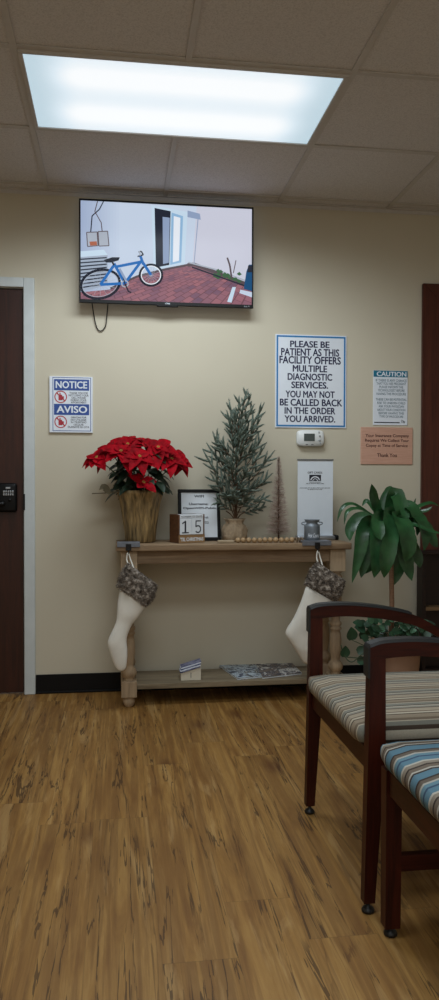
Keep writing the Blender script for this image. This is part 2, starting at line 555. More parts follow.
# ------------------------------------------------------------------ ceiling light
def lens_mat():
    # prismatic acrylic lens ; twin glow bands and dimmer ends are painted into its emission
    g = NT('lit_acrylic_lens')
    x, y, z = g.sep(g.coord())
    def band(y0, w):
        d = g.math('DIVIDE', g.math('SUBTRACT', y, y0), w)
        return g.math('POWER', 2.718, g.math('MULTIPLY', g.math('MULTIPLY', d, d), -1.0))
    tubes = g.math('ADD', band(-0.14, 0.085), band(0.14, 0.085))
    ax = g.math('ABSOLUTE', x)
    endf = g.n('ShaderNodeMapRange', interpolation_type='SMOOTHERSTEP')
    g.put(endf.inputs[0], ax); endf.inputs[1].default_value = 0.59; endf.inputs[2].default_value = 0.36
    level = g.math('MULTIPLY', g.math('ADD', 0.44, g.math('MULTIPLY', tubes, 0.36)), endf.outputs[0])
    pr = g.noise(g.scale(g.coord(), (1, 1, 1)), 160, 2)
    level = g.math('ADD', level, g.math('MULTIPLY', g.math('SUBTRACT', pr, 0.5), 0.10))
    c = g.ramp(level, [(0.0, srgb(182, 208, 222)), (0.35, srgb(214, 232, 244)), (0.7, srgb(246, 251, 255))])
    g.set(Base_Color=(0.5, 0.5, 0.5, 1), Roughness=0.5, Emission_Color=c, Emission_Strength=LENS)
    return g.m
LX, LY = GX+GS, GY+GS/2
light = thing('ceiling_light', 'bright rectangular fluorescent ceiling light above the television', 'ceiling light', (LX, LY, CEIL))
g = G()
hx, hy = GS-0.012, GS/2-0.012
ft = 0.016
for (a, b, c, d) in ((-hx, hx, -hy, -hy+ft), (-hx, hx, hy-ft, hy), (-hx, -hx+ft, -hy+ft, hy-ft), (hx-ft, hx, -hy+ft, hy-ft)):
    g.box(a, b, c, d, -0.012, 0.001, 0.002, 2)
g.build('frame', M_GRID, light, world=False)
g = G(); nx, ny = 2, 2
g.box(-hx+ft, hx-ft, -hy+ft, hy-ft, -0.006, -0.002)
g.build('lens', lens_mat(), light, world=False)
rng = random.Random(3)
NXL, NYL = 8, 7
for a in range(NXL):
    for b in range(NYL):
        l = bpy.data.lights.new('tube_light', 'SPOT')
        l.energy = TROFFER_W/(NXL*NYL)*4.0
        l.spot_size = math.radians(165); l.spot_blend = 0.6
        l.shadow_soft_size = 0.0; l.color = COOL
        o = bpy.data.objects.new('tube_light', l); COL.objects.link(o)
        o.location = (LX+(a+0.5+rng.uniform(-.45, .45))/NXL*1.12-0.56, LY+(b+0.5+rng.uniform(-.45, .45))/NYL*0.5-0.25, CEIL-0.016)

# ------------------------------------------------------------------ television
TVY = 3.955
tl = at(79, 198, TVY); br_ = at(253.5, 307.5, TVY)
tx0, tx1, tz0, tz1 = at(79, 250, TVY).x, at(253.5, 250, TVY).x, at(166, 305.3, TVY).z, at(166, 202.6, TVY).z
tv = thing('television', 'wall-mounted flat television showing a blue bicycle on a brick patio', 'television', ((tx0+tx1)/2, TVY, tz0))
g = G(); bz = 0.008
g.box(tx0+0.02, tx1-0.02, TVY+0.012, TVY+0.05, tz0+0.03, tz1-0.02, 0.012, 3)
g.box((tx0+tx1)/2-0.14, (tx0+tx1)/2+0.14, TVY+0.05, WALL-0.001, tz0+0.15, tz1-0.14)
g.build('back_housing', M_BLACK, tv)
g = G()
sx0, sx1, sz0, sz1 = tx0+bz, tx1-bz, tz0+0.018, tz1-bz
g.box(tx0, tx1, TVY, TVY+0.014, tz0, sz0, 0.002); g.box(tx0, tx1, TVY, TVY+0.014, sz1, tz1, 0.002)
g.box(tx0, sx0, TVY, TVY+0.014, sz0, sz1, 0.002); g.box(sx1, tx1, TVY, TVY+0.014, sz0, sz1, 0.002)
g.build('bezel', M_BLACK, tv)
mx = (tx0+tx1)/2
g = G(); g.box(mx-0.055, mx+0.055, TVY-0.001, TVY+0.012, tz0-0.008, tz0+0.002, 0.003); g.build('logo_bar', M_BLACK, tv)
g = G(); letters(g, 'onn', mx-0.012, mx+0.012, tz0+0.005, tz0+0.013, TVY-0.0006); g.build('logo', M_STEEL, tv)
g = G(); letters(g, 'Roku TV', tx1-0.05, tx1-0.018, tz0+0.005, tz0+0.012, TVY-0.0006); g.build('corner_logo', M_STEEL, tv)
# the picture on the screen
def brickglow():
    g = NT('screen_brick_paving')
    uv = g.n('ShaderNodeUVMap').outputs[0]
    b = g.n('ShaderNodeTexBrick'); g.put(b.inputs['Vector'], uv)
    b.inputs['Color1'].default_value = srgb(172, 112, 122); b.inputs['Color2'].default_value = srgb(104, 84, 110)
    b.inputs['Mortar'].default_value = srgb(92, 62, 74); b.inputs['Scale'].default_value = 1.0
    b.inputs['Mortar Size'].default_value = 0.035; b.inputs['Brick Width'].default_value = 0.9; b.inputs['Row Height'].default_value = 0.5
    nz = g.noise(uv, 0.9, 3)
    c = g.mix(g.math('MULTIPLY', nz, 0.5), b.outputs[0], srgb(186, 130, 138))
    g.set(Base_Color=(0.004, 0.004, 0.004, 1), Roughness=0.2, Emission_Color=c, Emission_Strength=0.8)
    g.bsdf.inputs['Specular IOR Level'].default_value = 0.08
    return g.m
SCR = [('wall_pale', (206, 220, 240)), ('wall_warm', (212, 214, 230)), ('brick', None), ('dark', (40, 44, 58)), ('frame_white', (206, 228, 246)),
       ('glass', (150, 190, 226)), ('bike_blue', (36, 112, 190)), ('tyre', (22, 26, 42)), ('louver', (168, 182, 202)), ('coping', (92, 78, 84)),
       ('leaf', (64, 104, 70)), ('teal', (30, 82, 128)), ('box_grey', (176, 184, 198)), ('shade', (150, 168, 200)), ('orange', (176, 96, 66)), ('bright', (240, 246, 255))]
for q in range(14):
    SCR.append(('tone_%d' % q, tuple(int(a+(b-a)*q/13) for a, b in zip((170, 186, 216), (206, 220, 240)))))
SM = [brickglow() if c is None else glow('screen_'+n_, c, 0.86) for n_, c in SCR]
SI = {n_: i for i, (n_, c) in enumerate(SCR)}
def sc(cx, cy):
    u = (cx-25)/384.0
    v = (cy-(25+15*u))/223.0
    return (sx0+u*(sx1-sx0), sz1-v*(sz1-sz0))
LAY = [0]
g = G()
def poly(pts, mname, layer=None):
    LAY[0] += 1
    y = TVY+0.009-LAY[0]*0.00004
    g.raw([(min(max(sc(*p)[0], sx0), sx1), y, min(max(sc(*p)[1], sz0), sz1)) for p in pts], [tuple(range(len(pts)))], SI[mname])
def stroke(pts, w, mname, closed=False):
    P = [Vector(p) for p in pts]
    if closed:
        P.append(P[0])
    for a, b in zip(P, P[1:]):
        d = (b-a)
        if d.length < 1e-6:
            continue
        n = Vector((-d.y, d.x)).normalized()*w/2
        poly([a+n, b+n, b-n, a-n], mname)
def ell(cx, cy, rx, ry, w, mname, rot=0, n=36):
    pts = []
    for k in range(n):
        a = 2*math.pi*k/n
        x, y = rx*math.cos(a), ry*math.sin(a)
        pts.append((cx+x*math.cos(rot)-y*math.sin(rot), cy+x*math.sin(rot)+y*math.cos(rot)))
    stroke(pts, w, mname, True)
poly([(25, 20), (409, 20), (409, 270), (25, 270)], 'wall_pale')
for q in range(14):
    x0_ = 25+q*6.5
    poly([(x0_, 15), (x0_+6.6, 15), (x0_+6.6, 240), (x0_, 240)], 'tone_%d' % q)
poly([(283, 20), (409, 20), (409, 222), (273, 172)], 'wall_warm')
# brick ground with perspective texture
LAY[0] += 1
ygr = TVY+0.009-LAY[0]*0.00004
rows = []
NU, NV = 40, 30
uvl = g.bm.loops.layers.uv.new('UVMap')
def gtop(x):
    pts = [(25, 232), (90, 226), (150, 196), (212, 180), (262, 170), (276, 168), (330, 188), (409, 218)]
    for (a, b) in zip(pts, pts[1:]):
        if a[0] <= x <= b[0]:
            return a[1]+(b[1]-a[1])*(x-a[0])/(b[0]-a[0])
    return 232
grid = []
for jv in range(NV+1):
    rowv = []
    for iu in range(NU+1):
        x = 25+384*iu/NU
        y0 = gtop(x); y = y0+(268-y0)*jv/NV
        p = sc(x, y)
        v = g.bm.verts.new((min(p[0], sx1), ygr, max(p[1], sz0)))
        hz = 118.0
        dep = 150.0/max(8, y-hz)
        gx, gy = (x-225)*dep/34.0, dep*6.0
        rowv.append((v, (gx*0.75+gy*0.65, gy*0.75-gx*0.65)))
    grid.append(rowv)
for jv in range(NV):
    for iu in range(NU):
        q = [grid[jv][iu], grid[jv+1][iu], grid[jv+1][iu+1], grid[jv][iu+1]]
        try:
            f = g.bm.faces.new([a[0] for a in q])
        except ValueError:
            continue
        f.material_index = SI['brick']
        for lp, a in zip(f.loops, q):
            lp[uvl].uv = a[1]
stroke([(90, 224), (150, 196), (212, 180), (262, 170)], 5, 'coping')
stroke([(262, 170), (276, 168), (330, 188), (409, 218)], 8, 'coping')
stroke([(264, 164), (330, 181), (405, 210)], 3, 'box_grey')
# sliding door
poly([(181, 34), (262, 48), (256, 168), (186, 180)], 'frame_white')
poly([(188, 40), (224, 47), (221, 170), (191, 176)], 'dark')
poly([(206, 60), (222, 62), (220, 165), (207, 168)], 'shade')
poly([(226, 50), (252, 58), (248, 164), (223, 170)], 'glass')
poly([(231, 58), (246, 62), (243, 160), (229, 164)], 'bright')
poly([(262, 45), (290, 52), (292, 66), (262, 60)], 'shade')
stroke([(286, 62), (277, 166)], 2, 'shade')
# utility boxes and pipe
poly([(38, 97), (61, 96), (63, 127), (40, 129)], 'box_grey'); poly([(63, 95), (84, 94), (87, 127), (65, 128)], 'box_grey')
poly([(44, 118), (60, 117), (61, 126), (46, 127)], 'orange'); stroke([(38, 97), (61, 96), (63, 127), (40, 129)], 2, 'coping', True); stroke([(63, 95), (84, 94), (87, 127), (65, 128)], 2, 'coping', True)
stroke([(75, 24), (66, 45), (50, 60), (47, 96)], 2.5, 'dark'); stroke([(62, 26), (56, 50), (70, 75), (72, 94)], 2, 'coping')
# condenser with louvres
poly([(25, 140), (76, 136), (84, 148), (84, 216), (25, 232)], 'louver')
for q in range(9):
    stroke([(25, 158+q*8), (82, 154+q*7.4)], 3, 'dark')
poly([(25, 140), (76, 136), (84, 148), (25, 153)], 'frame_white')
# bicycle
ell(68, 214, 43, 32, 5.5, 'tyre', -0.25); ell(68, 214, 39, 28, 1.2, 'box_grey', -0.25)
ell(180, 194, 25, 24, 5, 'tyre'); ell(180, 194, 21.5, 20.5, 2.2, 'bright')
for q in range(8):
    a = math.pi*q/8
    stroke([(180+20*math.cos(a), 194+19*math.sin(a)), (180-20*math.cos(a), 194-19*math.sin(a))], 0.6, 'box_grey')
    stroke([(68+36*math.cos(a), 214+26*math.sin(a)), (68-36*math.cos(a), 214-26*math.sin(a))], 0.6, 'box_grey')
for seg in (((98, 168), (122, 213)), ((122, 213), (160, 160)), ((100, 176), (158, 164)), ((98, 172), (68, 216)), ((68, 216), (122, 213)), ((156, 150), (163, 170)), ((162, 166), (180, 194))):
    stroke(seg, 6.2, 'bike_blue')
stroke([(94, 164), (98, 172)], 4, 'tyre'); poly([(76, 160), (94, 154), (111, 154), (108, 161), (92, 166), (80, 166)], 'tyre')
stroke([(150, 152), (163, 148), (158, 140), (152, 142)], 3, 'tyre'); stroke([(156, 150), (154, 140)], 3, 'box_grey')
ell(122, 214, 7, 7, 3, 'box_grey'); stroke([(122, 214), (130, 232), (136, 234)], 3, 'tyre'); stroke([(122, 214), (118, 198)], 2.5, 'tyre')
stroke([(110, 180), (124, 206)], 5, 'shade')
# right side planting, pipe, gas bottle, white block
for q in range(16):
    rr = random.Random(q); cx, cy = 316+rr.random()*66, 180+rr.random()*18
    cy += (cx-316)*0.18
    poly([(cx-6, cy), (cx, cy-5), (cx+6, cy+1), (cx, cy+4)], 'leaf')
stroke([(352, 154), (358, 172), (362, 200)], 4, 'coping'); stroke([(372, 160), (366, 190)], 2, 'coping')
stroke([(272, 176), (400, 222)], 3.5, 'dark')
poly([(396, 186), (402, 170), (409, 170), (409, 232), (390, 226)], 'teal'); poly([(400, 172), (409, 172), (409, 188), (398, 188)], 'dark')
poly([(382, 228), (409, 234), (409, 246), (380, 236)], 'wall_pale')
poly([(352, 256), (364, 222), (372, 222), (362, 258)], 'frame_white')
scr = g.build('screen', SM, tv, recalc=False)
# hanging power cord below the set
c1 = [at(92, 303, WALL-0.03), at(94, 316, WALL-0.015), at(97, 328, WALL-0.008), at(101, 331, WALL-0.008), at(105.5, 326, WALL-0.01), at(107, 314, WALL-0.015), at(108, 303, WALL-0.03)]
g = G(); g.tube(crm(c1, 6), 0.0027, 8); g.build('power_cord', M_BLACK, tv)

# ------------------------------------------------------------------ signs on the wall
M_SIGNW = plain('sign_white', (222, 228, 236), 0.4, 0, 0.015)
M_SIGNBL = plain('sign_blue', (38, 118, 178), 0.45, 0, 0.05)
M_NAVY = plain('sign_navy', (20, 24, 66), 0.6, 0, 0.05)
M_NBLUE = plain('notice_blue', (38, 74, 146), 0.45, 0, 0.05)
M_INK = plain('black_ink', (24, 27, 40), 0.6, 0, 0.05)
M_RED = plain('sign_red', (176, 44, 58), 0.5, 0, 0.05)
M_TEAL = plain('caution_teal', (16, 110, 138), 0.45, 0, 0.05)

def panel(name, label, cat, Y, px0, py0, px1, py1, th, mat, bev=0.001):
    a = at(px0, py1, Y-th); b = at(px1, py0, Y-th)
    t = thing(name, label, cat, ((a.x+b.x)/2, Y, a.z))
    g = G(); g.box(a.x, b.x, Y-th, Y-0.0008, a.z, b.z, bev, 2); g.build('board', mat, t)
    return t, a.x, b.x, a.z, b.z

# please be patient sign
t, x0, x1, z0, z1 = panel('patience_sign', 'large white sign with blue border asking patients to be patient', 'sign', WALL, 275.2, 336, 346.6, 427.4, 0.006, M_SIGNW)
yf = WALL-0.0066
g = G(); border(g, x0+0.006, x1-0.006, z0+0.006, z1-0.006, 0.009, yf); g.build('border', M_SIGNBL, t)
cr = crop(265, 325, 4.878); g = G()
for s, a, b, c, d in (('PLEASE BE', 122, 315, 80, 111), ('PATIENT AS THIS', 78, 362, 118, 151), ('FACILITY OFFERS', 70, 370, 156, 190), ('MULTIPLE', 135, 303, 198, 231),
                      ('DIAGNOSTIC', 110, 328, 238, 271), ('SERVICES.', 128, 308, 278, 311), ('YOU MAY NOT', 100, 340, 323, 356), ('BE CALLED BACK', 72, 377, 363, 396),
                      ('IN THE ORDER', 95, 343, 403, 436), ('YOU ARRIVED.', 95, 343, 443, 476)):
    g = G(); line(g, s, cr, a, b, c+1, d-3, WALL-0.006, yf, bold=0.032); g.build('text_line', M_NAVY, t)

# notice / aviso
t, x0, x1, z0, z1 = panel('notice_sign', 'white and blue NOTICE and AVISO sign beside the dark brown door', 'sign', WALL, 49.5, 377, 92.6, 432.3, 0.012, M_SIGNW)
yf = WALL-0.0126
cr = crop(45, 365, 7.317)
g = G(); a = at(*cr(56, 482), WALL-0.012); b = at(*cr(336, 94), WALL-0.012); border(g, a.x, b.x, a.z, b.z, 0.003, yf); g.build('border', M_NBLUE, t)
for (c0, c1, word, wx) in ((108, 184, 'NOTICE', 78), (288, 364, 'AVISO', 85)):
    g = G(); a = at(*cr(66, c1), WALL-0.012); b = at(*cr(323, c0), WALL-0.012); plate(g, a.x, b.x, a.z, b.z, yf); hb = g.build('header_band', M_NBLUE, t)
    g = G(); line(g, word, cr, wx, 309, c0+13, c0+61, WALL-0.012, yf-0.0005, bold=0.03); g.build('header_lettering', M_SIGNW, hb)
for ss, ys in ((('THANK YOU FOR', 'NOT USING YOUR', 'CELL PHONE', 'DURING YOUR', 'APPOINTMENT'), (206, 223, 241, 258, 275)), (('GRACIAS POR', 'NO UTILIZAR', 'SU TELEFONO', 'CELULAR', 'DURANTE SU CITA'), (384, 402, 419, 437, 454))):
    for s, yy in zip(ss, ys):
        hw = 5.2*len(s)
        g = G(); line(g, s, cr, 246-hw, 246+hw, yy-6, yy+6, WALL-0.012, yf, bold=0.015); g.build('text_line', M_INK, t)
for cyy in (233, 416):
    c = at(*cr(115, cyy), WALL-0.012); R = 45/7.317*0.00525
    g = G(); disc(g, c.x, c.z, R*0.84, R, yf)
    s_ = 0.06*R
    for (u0, u1, v0, v1) in ((-0.35, 0.22, -0.55, 0.35), (-0.2, -0.02, 0.3, 0.66), (0.1, 0.5, -0.45, 0.1)):
        plate(g, c.x+u0*R, c.x+u1*R, c.z+v0*R, c.z+v1*R, yf)
    a = R*0.62; b = 0.07*R
    g.raw([(c.x-a-b, yf-0.0004, c.z+a-b), (c.x-a+b, yf-0.0004, c.z+a+b), (c.x+a+b, yf-0.0004, c.z-a+b), (c.x+a-b, yf-0.0004, c.z-a-b)], [(0, 1, 2, 3)])
    g.build('prohibition_symbol', M_RED, t)

# caution
t, x0, x1, z0, z1 = panel('caution_sign', 'white CAUTION sign with teal heading above the copper plaque', 'sign', WALL, 373, 371, 407.8, 425, 0.004, M_SIGNW)
yf = WALL-0.0046; cr = crop(355, 360, 6.27)
g = G(); a = at(*cr(113, 105), WALL-0.004); plate(g, x0+0.001, x1-0.001, a.z, z1-0.001, yf); g.build('header_band', M_TEAL, t)
g = G(); line(g, 'CAUTION', cr, 136, 322, 76, 101, WALL-0.004, yf-0.0005, bold=0.03); g.build('header_lettering', M_SIGNW, t)
M_FAINT = plain('faint_teal_ink', (84, 112, 128), 0.6, 0, 0.05)
for s, yy in (('IF THERE IS ANY CHANCE', 129), ('THAT YOU ARE PREGNANT', 149), ('PLEASE INFORM THE', 170), ('TECHNOLOGIST BEFORE', 191), ('HAVING THIS PROCEDURE', 213),
              ('THERE CAN BE POTENTIAL', 248), ('RISK TO UNBORN CHILD', 270), ('ASK YOUR PHYSICIAN', 291), ('ABOUT YOUR CONDITION', 313), ('BEFORE HAVING THIS', 334), ('TYPE OF PROCEDURE', 355)):
    hw = 4.4*len(s)
    g = G(); line(g, s, cr, 227-hw, 227+hw, yy-6, yy+6, WALL-0.004, yf, bold=0.01); g.build('text_line', M_FAINT, t)
g = G(); a = at(*cr(120, 394), WALL-0.004); b = at(*cr(280, 390), WALL-0.004); plate(g, a.x, b.x, a.z, b.z, yf)
g.build('footer_line', M_INK, t)
g = G(); c = at(*cr(297, 384), WALL-0.004); disc(g, c.x, c.z, 0.006, 0.010, yf, n=3); disc(g, c.x+0.009, c.z-0.005, 0.003, 0.006, yf, n=12)
g.build('footer_emblem', M_INK, t)

# copper plaque
def copper():
    g = NT('brushed_copper')
    v = g.scale(g.coord(), (1, 30, 40))
    n1 = g.noise(v, 10, 4); n2 = g.noise(g.coord(), 5, 2)
    c = g.ramp(n1, [(0.3, srgb(208, 162, 142)), (0.7, srgb(226, 184, 164))])
    g.set(Base_Color=c, Metallic=0.55, Roughness=g.math('ADD', 0.42, g.math('MULTIPLY', n2, 0.15)))
    return g.m
t, x0, x1, z0, z1 = panel('copper_plaque', 'brushed copper plaque asking for the insurance copay', 'plaque', WALL, 360.6, 427.6, 412.8, 464.2, 0.006, copper(), 0.002)
yf = WALL-0.0066; cr = crop(355, 360, 6.27)
M_PINK = plain('plaque_ink', (74, 38, 30), 0.6, 0, 0.05)
for s, a, b, yy in (('Your Insurance Company', 65, 338, 477), ('Requires We Collect Your', 63, 338, 507), ('Copay at Time of Service', 68, 330, 539), ('Thank You', 138, 262, 597)):
    g = G(); line(g, s, cr, a, b, yy-11, yy+11, WALL-0.006, yf, bold=0.02); g.build('text_line', M_PINK, t)

# thermostat
ty = WALL-0.028
a = at(296.8, 446.2, ty); b = at(324.8, 430, ty)
t = thing('thermostat', 'white wall thermostat with grey display under the large sign', 'thermostat', ((a.x+b.x)/2, WALL, a.z))
g = G(); cxm, czm = (a.x+b.x)/2, (a.z+b.z)/2; hw, hh = (b.x-a.x)/2, (b.z-a.z)/2
out = []
for dy, k in ((-0.0005, 0.92), (-0.010, 1.0), (-0.022, 0.98), (-0.028, 0.93)):
    ring = []
    for q in range(40):
        an = 2*math.pi*q/40; ca, sa = math.cos(an), math.sin(an)
        e = 0.32
        ring.append((cxm+k*hw*math.copysign(abs(ca)**e, ca)*(1-0.05*abs(sa)), WALL+dy, czm+k*hh*math.copysign(abs(sa)**e, sa)*(1-0.08*abs(ca)**2)))
    out.append(ring)
g.loft(out); g.build('housing', M_WHITE, t)
cr = crop(265, 325, 4.878)
a = at(*cr(190, 566), ty); b = at(*cr(243, 530), ty)
g = G(); g.box(a.x, b.x, WALL-0.030, WALL-0.027, a.z, b.z, 0.001); g.build('display', plain('lcd_grey', (70, 80, 78), 0.2, 0, 0.1), t)
for (cx, cy, r) in ((266, 541, 0.0052), (266, 562, 0.0065), (262, 523, 0.0045), (270, 576, 0.004)):
    p = at(*cr(cx, cy), ty)
    g = G(); g.tube([(p.x, WALL-0.027, p.z), (p.x, WALL-0.0315, p.z)], r, 14); g.build('button', plain('button_grey', (176, 180, 182), 0.5, 0, 0.05), t)
for cx in (204, 231):
    p = at(*cr(cx, 583), ty); g = G(); g.box(p.x-0.006, p.x+0.006, WALL-0.0292, WALL-0.0275, p.z-0.0016, p.z+0.0016)
    g.build('indicator_mark', M_INK, t)

# ------------------------------------------------------------------ console table
M_TABX = wood('weathered_table_wood_x', (112, 90, 68), (158, 134, 106), 'x', 5, 0.65, 0.25, 0.1)
M_TABZ = wood('weathered_table_wood_z', (142, 122, 98), (186, 162, 132), 'z', 4, 0.65, 0.25, 0.1)
M_SHELF = wood('greyed_shelf_wood', (100, 88, 70), (146, 132, 108), 'x', 5, 0.65, 0.25, 0.1)
TX0, TX1, TYF, TYB, TZ = 0.0, 1.177, 3.69, 4.02, 0.803
table = thing('console_table', 'weathered wood console table with turned legs against the beige wall', 'table', ((TX0+TX1)/2, 3.86, 0))
g = G(); g.box(TX0, TX1, TYF, TYB, TZ-0.034, TZ, 0.006, 3); g.build('tabletop', M_TABX, table)
LG = [(0.063, 3.752), (1.112, 3.752), (0.063, 3.972), (1.112, 3.972)]
for (a, b, c, d, mm) in ((0.103, 1.072, 3.728, 3.750, M_TABX), (0.103, 1.072, 3.974, 3.996, M_TABX), (0.045, 0.067, 3.792, 3.932, M_TABZ), (1.108, 1.130, 3.792, 3.932, M_TABZ)):
    g = G(); g.box(a, b, c, d, 0.705, TZ-0.034, 0.002); g.build('apron', mm, table)
LP = [(0.016, 0.0), (0.022, 0.004), (0.029, 0.02), (0.030, 0.03), (0.026, 0.042), (0.024, 0.047), (0.030, 0.055)]
LP2 = [(0.030, 0.128), (0.022, 0.136), (0.024, 0.142), (0.036, 0.155), (0.039, 0.170), (0.034, 0.185), (0.024, 0.198), (0.022, 0.205), (0.026, 0.225), (0.030, 0.26),
       (0.030, 0.30), (0.027, 0.335), (0.022, 0.352), (0.030, 0.358), (0.030, 0.366), (0.023, 0.372), (0.031, 0.382), (0.031, 0.392), (0.022, 0.402), (0.024, 0.43), (0.030, 0.50), (0.031, 0.56), (0.026, 0.60),
       (0.022, 0.612), (0.031, 0.622), (0.031, 0.632), (0.022, 0.642), (0.034, 0.652), (0.034, 0.66)]
for (x, y) in LG:
    g = G()
    g.lathe(LP, (x, y, 0), 22); g.lathe(LP2, (x, y, 0), 22)
    g.box(x-0.038, x+0.038, y-0.038, y+0.038, 0.050, 0.130, 0.004, 2)
    g.box(x-0.040, x+0.040, y-0.040, y+0.040, 0.655, TZ-0.034, 0.003, 2)
    g.build('leg', M_TABZ, table)
g = G(); g.box(0.101, 1.074, 3.735, 4.0, 0.085, 0.112, 0.003, 2); g.build('shelf', M_SHELF, table)

# ------------------------------------------------------------------ poinsettia
PX, PY = 0.122, 3.84
M_FOIL = plain('gold_burlap_wrap', (138, 116, 78), 0.5, 0.1, 0.75, 6, 0.9, stretch=(12, 12, 1))
M_GREEN = plain('dark_green_leaf', (30, 48, 32), 0.5, 0, 0.35, 20)
def redm():
    g = NT('red_bract')
    nz = g.noise(g.coord(), 26, 3)
    g.set(Base_Color=g.ramp(nz, [(0.3, srgb(106, 0, 10)), (0.7, srgb(168, 4, 24))]), Roughness=0.65)
    g.bsdf.inputs['Specular IOR Level'].default_value = 0.08
    return g.m
M_BRACT = redm()
pt = thing('poinsettia', 'red poinsettia in a gold wrapped pot on the left end of the table', 'potted plant', (PX, PY, TZ))
rw = random.Random(11)
ph = [rw.uniform(0, 6.28) for _ in range(4)]
def wob(a, z):
    k = (0.3+z*2.6)
    return 0.045*k*math.sin(9*a+ph[0]+z*6)+0.03*k*math.sin(17*a+ph[1]-z*9)+0.015*math.sin(31*a+ph[2])
g = G()
g.lathe([(0.066, 0.0), (0.074, 0.008), (0.078, 0.06), (0.088, 0.13), (0.099, 0.20), (0.110, 0.245), (0.118, 0.262), (0.108, 0.258), (0.094, 0.235), (0.084, 0.19)], (PX, PY, TZ), 72, wob=wob)
g.build('pot_wrap', M_FOIL, pt)
g = G(); g.lathe([(0.080, 0.19), (0.088, 0.218), (0.0, 0.224)], (PX, PY, TZ), 20); g.build('soil', plain('potting_soil', (44, 32, 24), 0.95, 0, 0.4, 60, 0.5), pt)
heads = []
for (hx_, hy_, dy, tilt) in ((98, 459, -0.05, -0.9), (121, 453, -0.10, -0.35), (139, 458, -0.14, 0.0), (147, 446, -0.02, 0.0), (158, 449, -0.07, 0.25), (171, 461, -0.06, 0.85), (128, 446, 0.04, -0.3), (110, 451, 0.02, -0.6), (166, 452, 0.05, 0.5), (143, 484, -0.13, 0.1), (178, 462, 0.0, 1.0)):
    heads.append((at(hx_, hy_, PY+dy), tilt, dy))
g = G(); gs = G()
for (c, tilt, dy) in heads:
    up = Vector((tilt*0.55, -0.55+0.5*(dy+0.05), 0.75)).normalized()
    up = (up+Vector((rw.uniform(-.3, .3), rw.uniform(-.3, .1), 0))).normalized(); s = up.cross(Vector((0.3, 1, 0.1))).normalized(); b = up.cross(s)
    small = c.z < 1.1
    for ring, (n, ln, wd, dr) in enumerate(((6, 0.090, 0.034, 0.45), (5, 0.076, 0.028, 0.1), (3, 0.042, 0.016, -0.1))):
        for k in range(n):
            if small and ring == 0:
                continue
            an = 2*math.pi*(k+0.5*ring)/n+rw.uniform(-.4, .4)
            d = (s*math.cos(an)+b*math.sin(an))
            L = ln*rw.uniform(0.72, 1.25); drp = dr+rw.uniform(-0.5, 0.45)
            sp = []; wd_ = []
            for q in range(8):
                f = q/7
                sp.append(c+up*(0.006+0.004*ring)+d*L*f-Vector((0, 0, 1))*L*drp*f*f*0.7+up*0.05*L*math.sin(f*3)); wd_.append(wd*rw.uniform(.95, 1.05)*(math.sin(math.pi*min(1, f*0.93+0.07))**0.8)*(1.15-0.5*f)+0.0004)
            g.leaf(sp, wd_, up+Vector((rw.uniform(-.2, .2), rw.uniform(-.2, .2), 0)), 0.25)
    gs.tube(crm([(PX+rw.uniform(-.03, .03), PY+rw.uniform(-.03, .03), TZ+0.2), ((c.x+PX)/2, (c.y+PY)/2, (c.z+TZ+0.2)/2+0.02), c-up*0.004], 4), 0.0032, 6)
    for k in range(6):
        an = k*1.05; gs.ball(c+up*0.014+(s*math.cos(an)+b*math.sin(an))*0.006, 0.0035, 1, 6)
g.build('bracts', M_BRACT, pt, recalc=False)
gs.build('stems', [plain('green_stem', (62, 74, 40), 0.6), plain('yellow_bead', (150, 130, 50), 0.6)], pt)
g = G()
for k in range(120):
    an = rw.uniform(0, 2*math.pi); rr = rw.uniform(0.03, 0.115)
    z = TZ+rw.uniform(0.255, 0.46)
    c = Vector((PX+rr*math.cos(an), PY+0.9*rr*math.sin(an), z))
    d = Vector((math.cos(an+rw.uniform(-.5, .5)), math.sin(an+rw.uniform(-.5, .5)), rw.uniform(-0.2, .3))).normalized()
    L = rw.uniform(0.055, 0.085); sp = []; ww = []
    for q in range(6):
        f = q/5; sp.append(c+d*L*f-Vector((0, 0, 1))*L*0.55*f*f); ww.append(0.023*(math.sin(math.pi*(0.06+f*0.92))**0.8)+0.0004)
    g.leaf(sp, ww, Vector((rw.uniform(-.3, .3), -0.3, 1)), 0.2)
g.build('foliage', M_GREEN, pt, recalc=False)
g = G(); g.tube(crm([(PX-0.06, PY-0.02, TZ+0.262), at(104, 493, PY-0.05), at(92, 493.5, PY-0.06)], 5), [0.004]*5+[0.003]*6, 6)
g.leaf(crm([at(110, 494, PY-0.05), at(104, 487, PY-0.06), at(99, 490, PY-0.065)], 4), [0.004, .012, .016, .018, .017, .014, .009, .004, .0005], (0, -1, .3), .2)
g.build('side_twig', plain('dry_twig', (92, 84, 62), 0.7), pt, recalc=False)

# ------------------------------------------------------------------ wifi frame
M_PAPER = plain('white_paper', (220, 226, 232), 0.6, 0, 0.015)
M_TEXT = plain('printed_text', (30, 33, 46), 0.7, 0, 0.05)
fy = 3.90
a = at(178.5, 538, fy); b = at(221, 538, fy)
fw, fh = b.x-a.x, 0.268
wf = thing('wifi_frame', 'black picture frame with printed wifi notice behind the block calendar', 'picture frame', ((a.x+b.x)/2, fy, TZ+0.001))
tilt = math.radians(9)
wf.rotation_euler = (-tilt, 0, math.radians(3))
g = G(); bw = 0.017
for (u0, u1, v0, v1) in ((-fw/2, fw/2, 0, bw), (-fw/2, fw/2, fh-bw, fh), (-fw/2, -fw/2+bw, bw, fh-bw), (fw/2-bw, fw/2, bw, fh-bw)):
    g.box(u0, u1, -0.009, 0.009, v0, v1, 0.003, 2)
g.build('frame_moulding', M_BLACK, wf, world=False)
g = G(); g.box(-fw/2+bw, fw/2-bw, -0.002, 0.006, bw, fh-bw); g.build('paper', M_PAPER, wf, world=False)
